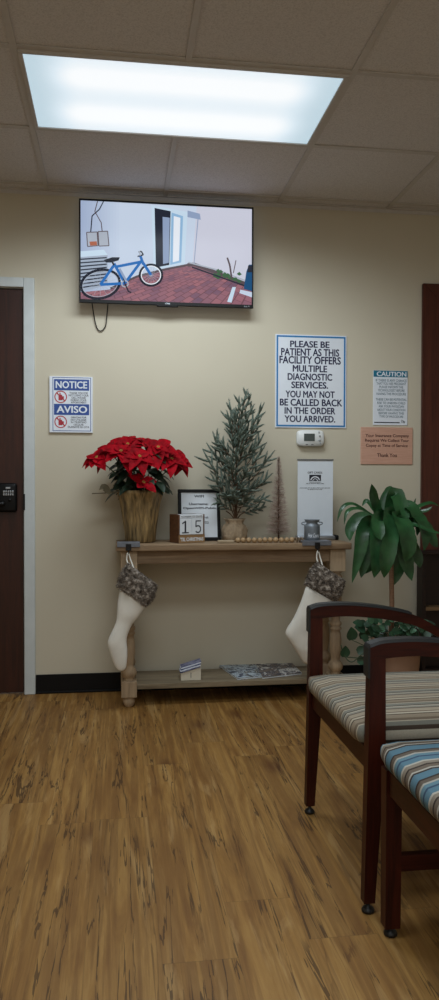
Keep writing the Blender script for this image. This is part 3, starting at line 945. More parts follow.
def wl(s, u0, u1, v0, v1, **k):
    g = G(); letters(g, s, u0*fw, u1*fw, v0*fh, v1*fh, -0.0026, **k); g.build('text_line', M_TEXT, wf, world=False)
wl('WIFI', -0.11, 0.12, 0.84, 0.89, bold=0.03); wl('Username:', -0.24, 0.22, 0.69, 0.74, bold=0.03); wl('OpenWIFI-Public', -0.38, 0.42, 0.60, 0.655, bold=0.035); wl('Password:', -0.22, 0.22, 0.43, 0.47, bold=0.02); wl('Guest2022', -0.2, 0.22, 0.33, 0.375, bold=0.02)
g = G(); g.prism([(0.009, 0.02), (0.009, 0.17), (0.055, 0.004)], 'x', -0.02, 0.02); g.build('easel_back', M_BLACK, wf, world=False)

# ------------------------------------------------------------------ block calendar
M_WALN = wood('walnut_block', (72, 44, 26), (112, 74, 46), 'x', 8, 0.6)
M_TAN = wood('tan_block', (128, 98, 66), (160, 128, 90), 'x', 8, 0.6)
cw_, chh, cd = 0.150, 0.142, 0.095
ca = math.radians(24)
fc = at(178.5, 540, 3.735)
cal = thing('block_calendar', 'small wooden block calendar showing number 15 in front of the wifi frame', 'calendar', (fc.x+cw_/2*math.cos(ca)-cd/2*math.sin(ca), 3.735+cw_/2*math.sin(ca)+cd/2*math.cos(ca), TZ), ca)
g = G()
g.box(-cw_/2, cw_/2, -cd/2, cd/2, 0, chh*0.29, 0.002); g.box(-cw_/2, -cw_/2+0.008, -cd/2+0.001, cd/2, chh*0.29, chh, 0.001); g.box(cw_/2-0.008, cw_/2, -cd/2+0.001, cd/2, chh*0.29, chh, 0.001); g.box(-cw_/2+0.008, cw_/2-0.008, cd/2-0.008, cd/2, chh*0.29, chh, 0.001)
g.build('block_tray', M_WALN, cal, world=False)
g = G(); g.box(-cw_/2+0.001, cw_/2-0.001, -cd/2-0.0025, -cd/2-0.0002, 0.001, chh*0.285, 0.0005); g.build('front_strip', M_TAN, cal, world=False)
g = G(); letters(g, "'TIL CHRISTMAS", -cw_*0.44, cw_*0.44, chh*0.07, chh*0.2, -cd/2-0.003, bold=0.03); g.build('front_lettering', M_PAPER, cal, world=False)
cz0, cz1 = chh*0.29, chh*0.86
g = G(); g.box(-cw_/2+0.0085, -0.0005, -cd/2-0.001, -cd/2+0.062, cz0+0.0005, cz1, 0.002); nb1 = g.build('number_block', M_PAPER, cal, world=False)
g = G(); g.box(0.0005, cw_/2-0.0085, -cd/2-0.001, -cd/2+0.062, cz0+0.0005, cz1, 0.002); nb2 = g.build('number_block', M_PAPER, cal, world=False)
yN = -cd/2-0.0016
def seg(g, pts, w):
    P = [Vector(p) for p in pts]
    for a, b in zip(P, P[1:]):
        d = (b-a).normalized(); n = Vector((-d.y, d.x))*w/2; e = d*w*0.3
        g.raw([(q.x, yN, q.y) for q in (a-e+n, b+e+n, b+e-n, a-e-n)], [(0, 1, 2, 3)])
H_ = cz1-cz0; q0 = -0.037
g = G(); plate(g, q0-0.0045, q0+0.0045, cz0+H_*0.15, cz0+H_*0.85, yN); plate(g, q0-0.019, q0+0.019, cz0+H_*0.10, cz0+H_*0.17, yN-0.0002); seg(g, [(q0-0.016, cz0+H_*0.70), (q0, cz0+H_*0.84)], 0.006); g.build('numeral', M_TEXT, nb1, world=False)
q0 = 0.036
g = G()
arc = [(q0-0.013+0.0*1, cz0+H_*0.50)]
for k in range(13):
    a_ = math.radians(125-k*22); arc.append((q0-0.001+0.0155*math.cos(a_), cz0+H_*0.335+H_*0.21*math.sin(a_)))
seg(g, [(q0+0.014, cz0+H_*0.84), (q0-0.012, cz0+H_*0.84), (q0-0.013, cz0+H_*0.50)], 0.0055); seg(g, arc, 0.0058); g.build('numeral', M_TEXT, nb2, world=False)
g = G(); g.box(-cw_/2+0.0085, cw_/2-0.0085, -cd/2-0.001, -cd/2+0.062, cz1+0.0008, chh-0.001, 0.0015); mb = g.build('month_block', M_PAPER, cal, world=False)
g = G(); letters(g, 'NUMBER OF DAYS', -cw_*0.4, cw_*0.4, cz1+0.005, chh-0.006, yN); g.build('lettering', M_TEXT, mb, world=False)

# ------------------------------------------------------------------ frosted fir in a burlap sack
M_BURLAP = plain('burlap', (168, 148, 122), 0.9, 0, 0.2, 90, 0.5)
def needles():
    g = NT('frosted_needles')
    nz = g.noise(g.coord(), 60, 3); n2 = g.noise(g.coord(), 9, 2)
    c = g.ramp(nz, [(0.3, srgb(60, 76, 66)), (0.55, srgb(104, 118, 106)), (0.75, srgb(158, 166, 154))])
    g.set(Base_Color=g.mix(g.math('MULTIPLY', n2, 0.4), c, srgb(58, 74, 64)), Roughness=0.7)
    return g.m
M_NEED = needles()
M_BARK = plain('brown_bark', (92, 66, 46), 0.85, 0, 0.3, 40, 0.4)
RY = 3.86
base = at(234.5, 536, RY)
fir = thing('artificial_fir', 'frosted green artificial fir tree in a tan burlap sack', 'tree', (base.x, RY, TZ))
rt = random.Random(5)
g = G()
def sackw(a, z):
    return 0.07*math.sin(5*a+z*60)+0.06*math.sin(9*a+1-z*45)+0.05*math.sin(13*a+z*80)
g.lathe([(0.045, 0.0), (0.056, 0.006), (0.062, 0.03), (0.061, 0.060), (0.055, 0.082), (0.043, 0.094), (0.046, 0.106), (0.054, 0.118), (0.040, 0.106), (0.02, 0.092)], (base.x, RY, TZ), 40, wob=sackw)
g.build('burlap_sack', M_BURLAP, fir)
trunk_px = [(235.5, 522), (236, 500), (236.5, 470), (237.5, 445), (240, 420), (243.5, 404), (247, 392)]
trunk = crm([at(x, y, RY) for x, y in trunk_px], 5)
g = G(); g.tube(trunk, [0.008-0.006*i/(len(trunk)-1) for i in range(len(trunk))], 8)
for (x, y) in ((229, 505), (241, 507), (226, 511), (245, 512), (232, 502)):
    g.tube(crm([at(235.5, 521, RY), at((x+235.5)/2, (y+518)/2, RY-0.02), at(x, y, RY-0.03)], 3), 0.0028, 6)
g.build('trunk', M_BARK, fir)
gn = G(); gb = G()
def trunk_at(py):
    for (a, b) in zip(trunk_px, trunk_px[1:]):
        if b[1] <= py <= a[1]:
            f = (a[1]-py)/(a[1]-b[1]); return at(a[0]+(b[0]-a[0])*f, py, RY)
    return at(*trunk_px[0], RY) if py > 522 else at(*trunk_px[-1], RY)
def finger(p, d, L, r):
    d = d.normalized(); pts = []
    bend = Vector((0, 0, 1))*L*0.12
    for q in range(5):
        f = q/4; pts.append(p+d*L*f+bend*f*f)
    gn.tube(pts, [r*0.42, r*0.5, r*0.5, r*0.42, r*0.16], 5)
    s = d.cross(Vector((0.2, 0.3, 1))).normalized(); b = d.cross(s)
    n = int(L/0.0016)
    for k in range(n):
        f = (k+rt.random())/n; an = rt.uniform(0, 6.283)
        o = p+d*L*f+bend*f*f
        rad = (s*math.cos(an)+b*math.sin(an))
        ln = r*1.35*(1-0.35*f)
        tip = o+rad*ln*0.8+d*ln*0.9
        sd = d.cross(rad)*0.0013
        gn.raw([o-sd, o+sd, tip], [(0, 1, 2)])
def branch(py, tip, dy, nf=5, L=0.05):
    a = trunk_at(py); b = at(tip[0], tip[1], RY+dy)
    v = b-a
    mid = a+v*0.5-Vector((0, 0, 1))*v.length*0.06
    pts = crm([a, mid, a+v*0.8], 3)
    gb.tube(pts, 0.0022, 5)
    finger(a+v*0.55, v, v.length*0.46, 0.0125)
    side = v.cross(Vector((0, 1, 0.2))).normalized(); oth = v.normalized().cross(side)
    for k in range(nf):
        f = 0.22+0.60*k/max(1, nf-1)
        sg = 1 if k % 2 else -1
        d = v.normalized()*0.85+side*sg*rt.uniform(0.35, 0.75)+oth*rt.uniform(-0.5, 0.5)
        finger(a+v*f, d, L*rt.uniform(0.8, 1.25)*(1-0.25*f), 0.0115)
B = [  # trunk height, tip (photo px), depth, twigs, twig length
    (500, (203, 453), -0.02, 8, .075), (492, (213, 436), 0.04, 7, .07), (505, (211, 476), -0.06, 8, .07), (508, (217, 487), 0.05, 6, .06), (512, (215, 500), -0.09, 6, .055),
    (492, (274, 454), 0.0, 7, .07), (500, (272, 476), -0.05, 8, .07), (508, (270, 497), -0.03, 7, .06), (512, (266, 508), 0.03, 6, .055), (478, (264, 436), 0.03, 6, .065), (485, (265, 448), -0.08, 6, .065),
    (475, (213, 435), -0.03, 7, .065), (482, (207, 446), 0.06, 6, .065), (462, (218, 441), -0.08, 6, .06), (465, (258, 443), -0.07, 6, .06), (470, (222, 462), -0.13, 7, .06), (488, (248, 470), -0.15, 7, .065), (503, (232, 492), -0.16, 7, .065), (507, (252, 497), -0.14, 7, .06), (496, (240, 480), 0.13, 6, .06), (490, (222, 476), 0.12, 6, .06), (506, (224, 494), -0.12, 6, .06), (498, (258, 484), 0.09, 6, .06),
    (446, (229, 402), 0.02, 6, .06), (450, (227, 413), -0.04, 6, .06), (452, (229, 424), 0.05, 5, .055), (448, (264, 406), 0.0, 6, .06), (452, (262, 418), -0.05, 6, .06), (455, (259, 428), 0.05, 5, .055), (440, (252, 408), -0.06, 5, .05), (442, (234, 412), -0.08, 5, .05), (458, (246, 428), -0.1, 6, .055), (458, (236, 430), 0.09, 5, .05), (462, (231, 436), -0.06, 5, .05),
    (478, (236, 452), -0.14, 6, .06), (490, (230, 462), -0.16, 6, .06), (470, (244, 444), -0.15, 6, .06), (500, (244, 486), -0.17, 7, .06), (505, (238, 498), -0.17, 6, .05), (456, (240, 432), -0.13, 5, .055), (444, (243, 420), -0.10, 5, .05), (432, (243, 408), -0.08, 4, .045),
    (424, (239, 398), -0.02, 4, .045), (420, (251, 396), 0.01, 4, .045), (428, (254, 406), 0.03, 4, .045), (430, (235, 410), 0.03, 4, .045), (415, (247, 391), 0.0, 4, .04),
]
for b in B:
    branch(*b)
gn.build('needles', M_NEED, fir, recalc=False)
gb.build('branches', M_BARK, fir)

# ------------------------------------------------------------------ bottle brush tree
BY = 3.86
bb = at(278.5, 538, BY)
bt = thing('bottle_brush_tree', 'thin frosted brown bottle brush tree between fir and banner', 'tree', (bb.x, BY, TZ))
top = at(278.5, 457, BY).z
g = G(); g.tube([(bb.x, BY, TZ+0.008), (bb.x, BY, (top+TZ)/2), (bb.x+0.001, BY, top)], [0.0045, 0.0035, 0.0015], 8); g.build('trunk', M_BARK, bt)
g = G(); g.lathe([(0.030, 0.0), (0.032, 0.003), (0.030, 0.007), (0.006, 0.010)], (bb.x, BY, TZ), 20); g.build('base_disc', M_BARK, bt)
g = G(); rb = random.Random(9)
for k in range(2200):
    f = rb.random()**1.15
    z = TZ+0.035+(top-TZ-0.035)*f
    an = rb.uniform(0, 6.283); R = (0.064*(1-f)+0.008)*rb.uniform(0.7, 1.05)
    o = Vector((bb.x, BY, z)); d = Vector((math.cos(an), math.sin(an), rb.uniform(-0.1, 0.55))).normalized()
    sd = d.cross(Vector((0, 0, 1))).normalized()*0.0009
    if rb.random() < 0.5:
        sd = d.cross(sd).normalized()*0.0006
    g.raw([o-sd, o+sd, o+d*R+sd*0.8, o+d*R-sd*0.8], [(0, 1, 2, 3)], 1 if rb.random() < 0.3 else 0)
    if rb.random() < 0.35:
        g.ball(o+d*R, 0.0014, 1, 4)
g.build('bristles', [plain('brown_bristle', (172, 150, 138), 0.8, 0, 0.2), plain('frost_tip', (192, 176, 166), 0.8, 0, 0.1)], bt, recalc=False)

# ------------------------------------------------------------------ bead garland
M_BEAD = wood('pale_bead_wood', (150, 122, 88), (184, 154, 116), 'z', 9, 0.5)
gy = 3.735
gl = thing('bead_garland', 'wooden bead garland lying along the front of the table top', 'garland', (at(265, 540, gy).x, gy, TZ))
r = 0.0137
bx0 = at(238, 538, gy).x; n = 11; bx1 = at(292, 538, gy).x
for k in range(n):
    x = bx0+(bx1-bx0)*k/(n-1); y = gy+0.006*math.sin(k*1.3)
    g = G(); g.ball((x, y, TZ+r), r, 0, 14); g.build('bead', M_BEAD, gl)
g = G(); a = at(217.5, 538, gy)
g.box(a.x, bx0-0.020, gy-0.016, gy+0.012, TZ+0.001, TZ+0.015, 0.004, 2); g.build('tassel', plain('jute', (166, 148, 122), 0.9, 0, 0.2, 60, 0.4, stretch=(1, 9, 9)), gl)
g = G(); pts = []
for k in range(40):
    f = k/39; an = f*math.pi*6
    pts.append((bx1+0.014+f*0.045, gy+0.010*math.cos(an)-0.004, TZ+0.014+0.010*math.sin(an)))
g.tube([(bx0-0.021, gy, TZ+0.012), (bx0-0.012, gy, TZ+r)], 0.0025, 6); g.build('string', M_BEAD, gl); g = G(); g.tube(pts, 0.0035, 6); g.build('knotted_cord', plain('cord_tan', (128, 108, 84), 0.9, 0, 0.2), gl)

# ------------------------------------------------------------------ banner stand
yb = 3.90
cr = crop(285, 445, 7.317)
a = at(*cr(88, 658), yb); b = at(*cr(354, 104), yb)
bn = thing('banner_stand', 'small white roll-up banner stand at the right end of the table', 'banner', ((a.x+b.x)/2, yb, TZ))
g = G(); g.box(a.x+0.002, b.x-0.002, yb-0.001, yb+0.001, TZ+0.022, b.z-0.006); g.build('banner_sheet', plain('banner_white', (214, 222, 230), 0.45, 0, 0.015), bn)
g = G(); g.box(a.x-0.001, b.x+0.001, yb-0.005, yb+0.005, b.z-0.008, b.z, 0.002); g.build('top_rail', plain('grey_rail', (120, 122, 124), 0.4, 0.7, 0.05), bn)
e = at(*cr(398, 670), yb-0.03)
g = G(); g.box(a.x-0.006, e.x-0.02, yb-0.032, yb+0.028, TZ+0.0005, TZ+0.024, 0.008, 3); bs = g.build('base_cassette', M_STEEL, bn)
g = G(); g.box(e.x-0.02, e.x-0.002, yb-0.033, yb+0.029, TZ+0.0005, TZ+0.027, 0.008, 3); g.build('end_cap', M_BLACK, bs)
yf = yb-0.0016
for w_, c in (('GIFT CARDS', (165, 272, 195, 209)), ('ask at the front desk today', (155, 285, 277, 287)), ('scan the square with your phone to find out more about them', (108, 330, 310, 319)), ('or speak to our staff', (165, 272, 321, 330))):
    g = G(); line(g, w_, cr, *c, yb, yf, bold=0.02); g.build('text_line', M_INK, bn)
a = at(*cr(177, 272), yb); b = at(*cr(263, 218), yb)
g = G(); plate(g, a.x, b.x, a.z, b.z, yf)
lx, lz, lw, lh = (a.x+b.x)/2, a.z, b.x-a.x, b.z-a.z
def arcband(cx, cz, rx, rz, t, n=14):
    V = []
    for k in range(n+1):
        an = math.pi*(0.06+0.88*k/n)
        V += [(cx+rx*math.cos(an), yf-0.0005, cz+rz*math.sin(an)), (cx+(rx-t)*math.cos(an), yf-0.0005, cz+(rz-t)*math.sin(an))]
    g.raw(V, [(2*k, 2*k+1, 2*k+3, 2*k+2) for k in range(n)], 1)
arcband(lx, lz+lh*0.18, lw*0.42, lh*0.62, lw*0.09); arcband(lx, lz+lh*0.12, lw*0.24, lh*0.38, lw*0.05)
plate(g, a.x, b.x, a.z, a.z+lh*0.16, yf-0.0004, 1); plate(g, a.x, b.x, a.z, a.z+lh*0.05, yf-0.0006, 0)
g.build('emblem', [M_INK, M_SIGNW], bn)

# ------------------------------------------------------------------ milk can
M_GALV = plain('galvanised_metal', (128, 136, 144), 0.5, 0.5, 0.25, 22)
cy_ = 3.775
cc = at(312, 540, cy_)
can = thing('milk_can', 'small grey metal milk can with white lettering before the banner', 'can', (cc.x, cy_, TZ+0.012))
g = G()
R = 0.040
g.lathe([(R*0.96, 0.0), (R, 0.003), (R, 0.066), (R*0.97, 0.072), (R*0.72, 0.082), (R*0.70, 0.086), (R*0.98, 0.099), (R*1.0, 0.102), (R*0.95, 0.102), (R*0.66, 0.086), (R*0.6, 0.06)], (0, 0, 0), 32)
g.build('can_body', M_GALV, can, world=False)
for s in (-1, 1):
    g = G(); g.tube(crm([(s*R*0.9, 0, 0.073), (s*R*1.28, 0, 0.078), (s*R*1.32, 0, 0.086), (s*R*0.78, 0, 0.090)], 4), 0.0028, 8); g.build('handle', M_GALV, can, world=False)
g = G()
def wrap(p):
    an = p[0]/R; return ((R+0.0006)*math.sin(an), -(R+0.0006)*math.cos(an), p[2])
letters(g, 'Hot Cocoa', -0.031, 0.031, 0.012, 0.034, 0, bold=0.03, shear=0.25, place=wrap); g.build('lettering', M_SIGNW, can, world=False)

# ------------------------------------------------------------------ stocking holders and stockings
M_HOLD = plain('grey_holder_metal', (112, 116, 124), 0.5, 0.5, 0.15)
M_KNIT = plain('cream_velvet', (222, 219, 209), 0.75, 0, 0.06, 14, 0.15, Sheen_Weight=0.3)
def fur_mat():
    g = NT('grey_brown_fur')
    nz = g.noise(g.coord(), 55, 4, 0.65); n2 = g.noise(g.coord(), 240, 2)
    f = g.math('ADD', g.math('MULTIPLY', nz, 0.75), g.math('MULTIPLY', n2, 0.25))
    g.set(Base_Color=g.ramp(f, [(0.38, srgb(56, 50, 46)), (0.52, srgb(122, 112, 102)), (0.64, srgb(196, 188, 178))]), Roughness=0.95)
    g.bsdf.inputs['Specular IOR Level'].default_value = 0.1
    g.bump(f, 0.6, 0.006)
    return g.m
M_FUR = fur_mat()
def holder(label, p0, p1, hookpx):
    a = at(p0, 541, TYF); b = at(p1, 541, TYF); hx_ = at(hookpx, 548, TYF).x
    t = thing('stocking_holder', label, 'stocking holder', ((a.x+b.x)/2, TYF+0.04, TZ), 0, 'stocking holders on the table edge')
    g = G(); g.box(a.x, b.x, TYF-0.004, TYF+0.075, TZ+0.0006, TZ+0.011, 0.002); g.box(a.x, b.x, TYF-0.008, TYF-0.003, TZ-0.012, TZ+0.011, 0.001); g.build('holder_plate', M_HOLD, t)
    g = G(); g.box(hx_-0.013, hx_+0.013, TYF-0.0125, TYF-0.0085, TZ-0.028, TZ+0.004, 0.001)
    g.tube(crm([(hx_, TYF-0.010, TZ-0.022), (hx_, TYF-0.013, TZ-0.036), (hx_, TYF-0.026, TZ-0.040), (hx_, TYF-0.036, TZ-0.030)], 4), 0.003, 8); g.build('hook', M_BLACKMETAL, t)
    return hx_
def stocking(label, cuff, secs, hx_, Y, th, seed):
    """cuff: four photo pixels; secs: (left px, right px) pairs down the leg"""
    cf = [at(*p, Y) for p in cuff]      # top-left, top-right, bottom-right, bottom-left
    t = thing('christmas_stocking', label, 'stocking', ((cf[0].x+cf[1].x)/2, Y, cf[0].z), 0, 'stockings hanging from the table')
    rs = random.Random(seed)
    S = []
    for (l, r_) in secs:
        a, b = at(*l, Y), at(*r_, Y); S.append((a, b))
    rings = []; N = 22; sub = 4
    A = crm([s[0] for s in S], sub); Bq = crm([s[1] for s in S], sub)
    for i, (a, b) in enumerate(zip(A, Bq)):
        c = (a+b)/2; h = (b-a)/2; f = i/(len(A)-1)
        tt = th*min(1.0, h.length/0.05)*(1.0-0.15*f)
        if i >= len(A)-2:
            k = 0.93 if i == len(A)-2 else 0.72
            h = h*k; tt *= k
        rings.append([c+h*math.copysign(abs(math.cos(an))**0.8, math.cos(an))+Vector((0, tt*math.sin(an), 0)) for an in (2*math.pi*j/N for j in range(N))])
    g = G(); g.loft(rings); g.build('sock', M_KNIT, t)
    # fur cuff
    g = G(); rings = []; NS, N = 12, 34
    tl, tr, brr, bl = cf
    for i in range(NS+1):
        f = i/NS
        a = tl.lerp(bl, f); b = tr.lerp(brr, f); c = (a+b)/2; h = (b-a)/2
        bul = 0.9+0.14*math.sin(math.pi*f)
        rings.append([c+h*bul*math.copysign(abs(math.cos(an))**0.7, math.cos(an))+Vector((0, (th*1.35)*bul*math.sin(an), 0))
                      +Vector((rs.uniform(-1, 1), rs.uniform(-1, 1), rs.uniform(-1, 1)))*0.003 for an in (2*math.pi*j/N for j in range(N))])
    g.loft(rings)
    ax = ((bl-tl)+(brr-tr)).normalized()
    for k in range(2600):
        i = rs.randrange(NS+1); j = rs.randrange(N)
        c = sum(rings[i], Vector())/N; p = rings[i][j].lerp(rings[i][(j+1) % N], rs.random())
        out = (p-c); out = (out-ax*out.dot(ax)*0.6).normalized()
        d = (out+ax*rs.uniform(-0.2, 0.9)+Vector((rs.uniform(-.5, .5), rs.uniform(-.5, .5), rs.uniform(-.5, .5)))).normalized()
        sd = d.cross(Vector((rs.uniform(-1, 1), rs.uniform(-1, 1), 0.3))).normalized()*0.0014
        L = rs.uniform(0.008, 0.018)
        g.raw([p-sd, p+sd, p+d*L], [(0, 1, 2)])
    g.build('fur_cuff', M_FUR, t, recalc=False)
    e = (tl*0.6+tr*0.4); e.y = Y
    e = tl.lerp(tr, 0.12)
    g = G(); g.tube(crm([e+Vector((-0.006, 0, -0.01)), Vector((hx_-0.009, TYF-0.028, TZ-0.07)), Vector((hx_-0.002, TYF-0.027, TZ-0.037)), Vector((hx_+0.009, TYF-0.028, TZ-0.07)), e+Vector((0.012, 0, -0.012))], 5), 0.0034, 8)
    g.build('hanging_loop', M_KNIT, t)
h1 = holder('grey stocking holder on table edge below the poinsettia', 117, 140, 128.5)
h2 = holder('grey stocking holder on table edge below the milk can', 302, 331, 317)
SY = 3.640
stocking('white stocking with grey fur cuff hanging at the left table leg', [(127.5, 563), (158, 586), (147, 607), (116.5, 586)],
         [((120, 586), (146, 605)), ((117.5, 604), (140, 615)), ((116, 622), (132, 625)), ((107.8, 641), (126.8, 638)), ((109.5, 652), (127.3, 650)), ((112.5, 661), (127, 660)), ((116, 668), (126, 667)), ((119, 671), (124, 670.5))], h1, SY, 0.026, 21)
stocking('white stocking with grey fur cuff partly behind the near armchair', [(317, 562), (345, 581.5), (335.5, 602), (304.5, 583.5)],
         [((306, 586), (334, 602)), ((301, 601), (326, 612)), ((294, 617), (317, 622)), ((285.5, 632), (312, 634)), ((290, 642), (312.5, 645)), ((296.5, 652), (313, 655)), ((303, 663), (311, 664))], h2, SY, 0.030, 22)

# ------------------------------------------------------------------ things on the lower shelf
SZ = 0.1125
M_CARD = plain('white_card', (206, 198, 180), 0.7, 0, 0.04)
def print_mat(name, cols, sc):
    g = NT(name)
    v = g.coord()
    a = g.noise(v, sc, 5, 0.7, 0.5); b = g.noise(g.scale(v, (1, 1, 1)), sc*0.35, 2)
    c = g.ramp(g.math('ADD', g.math('MULTIPLY', a, 0.7), g.math('MULTIPLY', b, 0.3)), [(0.32+0.36*i/(len(cols)-1), srgb(*k)) for i, k in enumerate(cols)], 'CONSTANT')
    g.set(Base_Color=c, Roughness=0.35)
    return g.m
a = at(181, 676, 3.77); b = at(201, 676, 3.77)
bxw = b.x-a.x; bxm = (a.x+b.x)/2
bo = thing('leaflet_box', 'small white open card box on the lower shelf', 'box', (bxm, 3.80, SZ))
g = G(); bd = 0.05; zl, zr = 0.036, 0.064
g.prism([(-bxw/2, 0.0), (bxw/2, 0.0), (bxw/2, zr), (-bxw/2, zl)], 'y', -bd/2, bd/2); g.build('box_shell', M_CARD, bo, world=False)
g = G(); g.box(-0.0012, 0.0012, -bd/2-0.0012, -bd/2-0.0002, 0.012, 0.04); g.build('front_seam', M_TEXT, bo, world=False)
M_BLUEP = print_mat('blue_striped_print', [(60, 66, 104), (120, 124, 150), (70, 76, 118), (176, 176, 186)], 26)
lf = thing('leaflet_bundle', 'blue and grey leaflets lying tilted on the white card box', 'leaflets', (bxm, 3.80, SZ+(zl+zr)/2+0.0015))
lf.rotation_euler = (0, -math.atan2(zr-zl, bxw), 0)
for k in range(5):
    g = G(); g.box(-0.056+k*0.003, 0.050+k*0.003, -0.030+k*0.003, 0.034+k*0.002, 0.001+k*0.0054, 0.0058+k*0.0054, 0.0006)
    g.build('leaflet', M_BLUEP if k % 2 == 0 else M_PAPER, lf, world=False)
def magazine(label, corners, mat, z):
    P = [at(px, py, 3.8) for px, py in corners]
    W = []
    for px, py in corners:
        qv = _w + (px-219.5)/F_PX*_r + (500-py)/F_PX*_u
        qv = qv*((z-CAM_H)/qv.z); W.append((qv.x, qv.y))
    cx = sum(p[0] for p in W)/4; cy = sum(p[1] for p in W)/4
    t = thing('magazine', label, 'magazine', (cx, cy, z), 0, 'magazines on the lower shelf')
    L = [(p[0]-cx, p[1]-cy) for p in W]
    g = G(); g.prism([(u*0.99, v*0.99) for u, v in L], 'z', 0.001, 0.007); g.build('pages', M_PAPER, t, world=False)
    g = G(); g.prism(L, 'z', 0.0072, 0.0085); g.prism(L, 'z', 0.0, 0.0009); g.build('cover', mat, t, world=False)
M_MAG1 = print_mat('magazine_cover_blue', [(22, 28, 44), (56, 70, 96), (176, 190, 200), (30, 36, 52), (206, 208, 204), (90, 66, 58)], 24)
M_MAG2 = print_mat('magazine_cover_mixed', [(24, 24, 32), (120, 106, 98), (36, 40, 62), (206, 204, 200), (44, 38, 44), (150, 140, 134)], 30)
magazine('left magazine on the lower shelf, the one nearest the card box', [(238, 680), (262, 677.5), (254, 664.5), (219, 666.5)], M_MAG1, SZ)
magazine('right magazine on the lower shelf, the one nearest the right stocking', [(262.5, 679), (302, 674.5), (291, 663.5), (255, 664.5)], M_MAG2, SZ)

# ------------------------------------------------------------------ corn plant with vine at its foot
M_POT = plain('clay_beige_pot', (150, 118, 96), 0.7, 0, 0.08, 10)
def cornleaf():
    g = NT('corn_plant_leaf')
    x, y, z = g.sep(g.coord())
    n1 = g.noise(g.coord(), 16, 3); n2 = g.noise(g.scale(g.coord(), (40, 40, 4)), 4, 3)
    c = g.ramp(n1, [(0.3, srgb(18, 48, 26)), (0.7, srgb(46, 94, 54))])
    g.set(Base_Color=g.mix(g.math('MULTIPLY', n2, 0.35), c, srgb(66, 112, 66)), Roughness=0.32)
    return g.m
M_CORN = cornleaf()
M_CANE = plain('cane_bark', (132, 100, 76), 0.8, 0, 0.25, 30, 0.4, stretch=(2, 2, 8))
KY = 3.73
kx = at(391.5, 600, KY).x
cp = thing('corn_plant', 'tall green corn plant in a beige pot between table and bookcase', 'potted plant', (kx+0.03, KY, 0))
g = G(); g.lathe([(0.095, 0.0), (0.100, 0.004), (0.112, 0.15), (0.122, 0.285), (0.130, 0.288), (0.130, 0.312), (0.120, 0.312), (0.116, 0.28), (0.112, 0.27)], (kx+0.03, KY, 0), 40); g.build('pot', M_POT, cp)
g = G(); g.lathe([(0.111, 0.262), (0.117, 0.275), (0.0, 0.285)], (kx+0.03, KY, 0), 24); g.build('soil', plain('dark_soil', (40, 30, 24), 0.95, 0, 0.4, 60, 0.5), cp)
g = G(); g.tube([(kx, KY, 0.27), (kx+0.002, KY, 0.5), (kx-0.004, KY, 0.72), (kx-0.01, KY, 0.93)], [0.0135, 0.0125, 0.012, 0.010], 12); g.build('cane', M_CANE, cp)
g = G(); rk = random.Random(4)
def cl(pts, dys, w, facing=(0, -1, 0.25), fold=0.22, w0=0.35):
    P = crm([at(px, py, KY+dy) for (px, py), dy in zip(pts, dys)], 6)
    n = len(P); W = []
    for i in range(n):
        f = i/(n-1)
        W.append(max(0.0005, w/759*3.8/2*(w0+(1-w0)*math.sin(math.pi*min(1, f*1.05+0.02))**0.7 if f < 0.62 else (math.cos((f-0.62)/0.38*math.pi/2))**0.8)))
    g.leaf(P, W, facing, fold, 0, 0.05)
C0 = (388, 522)
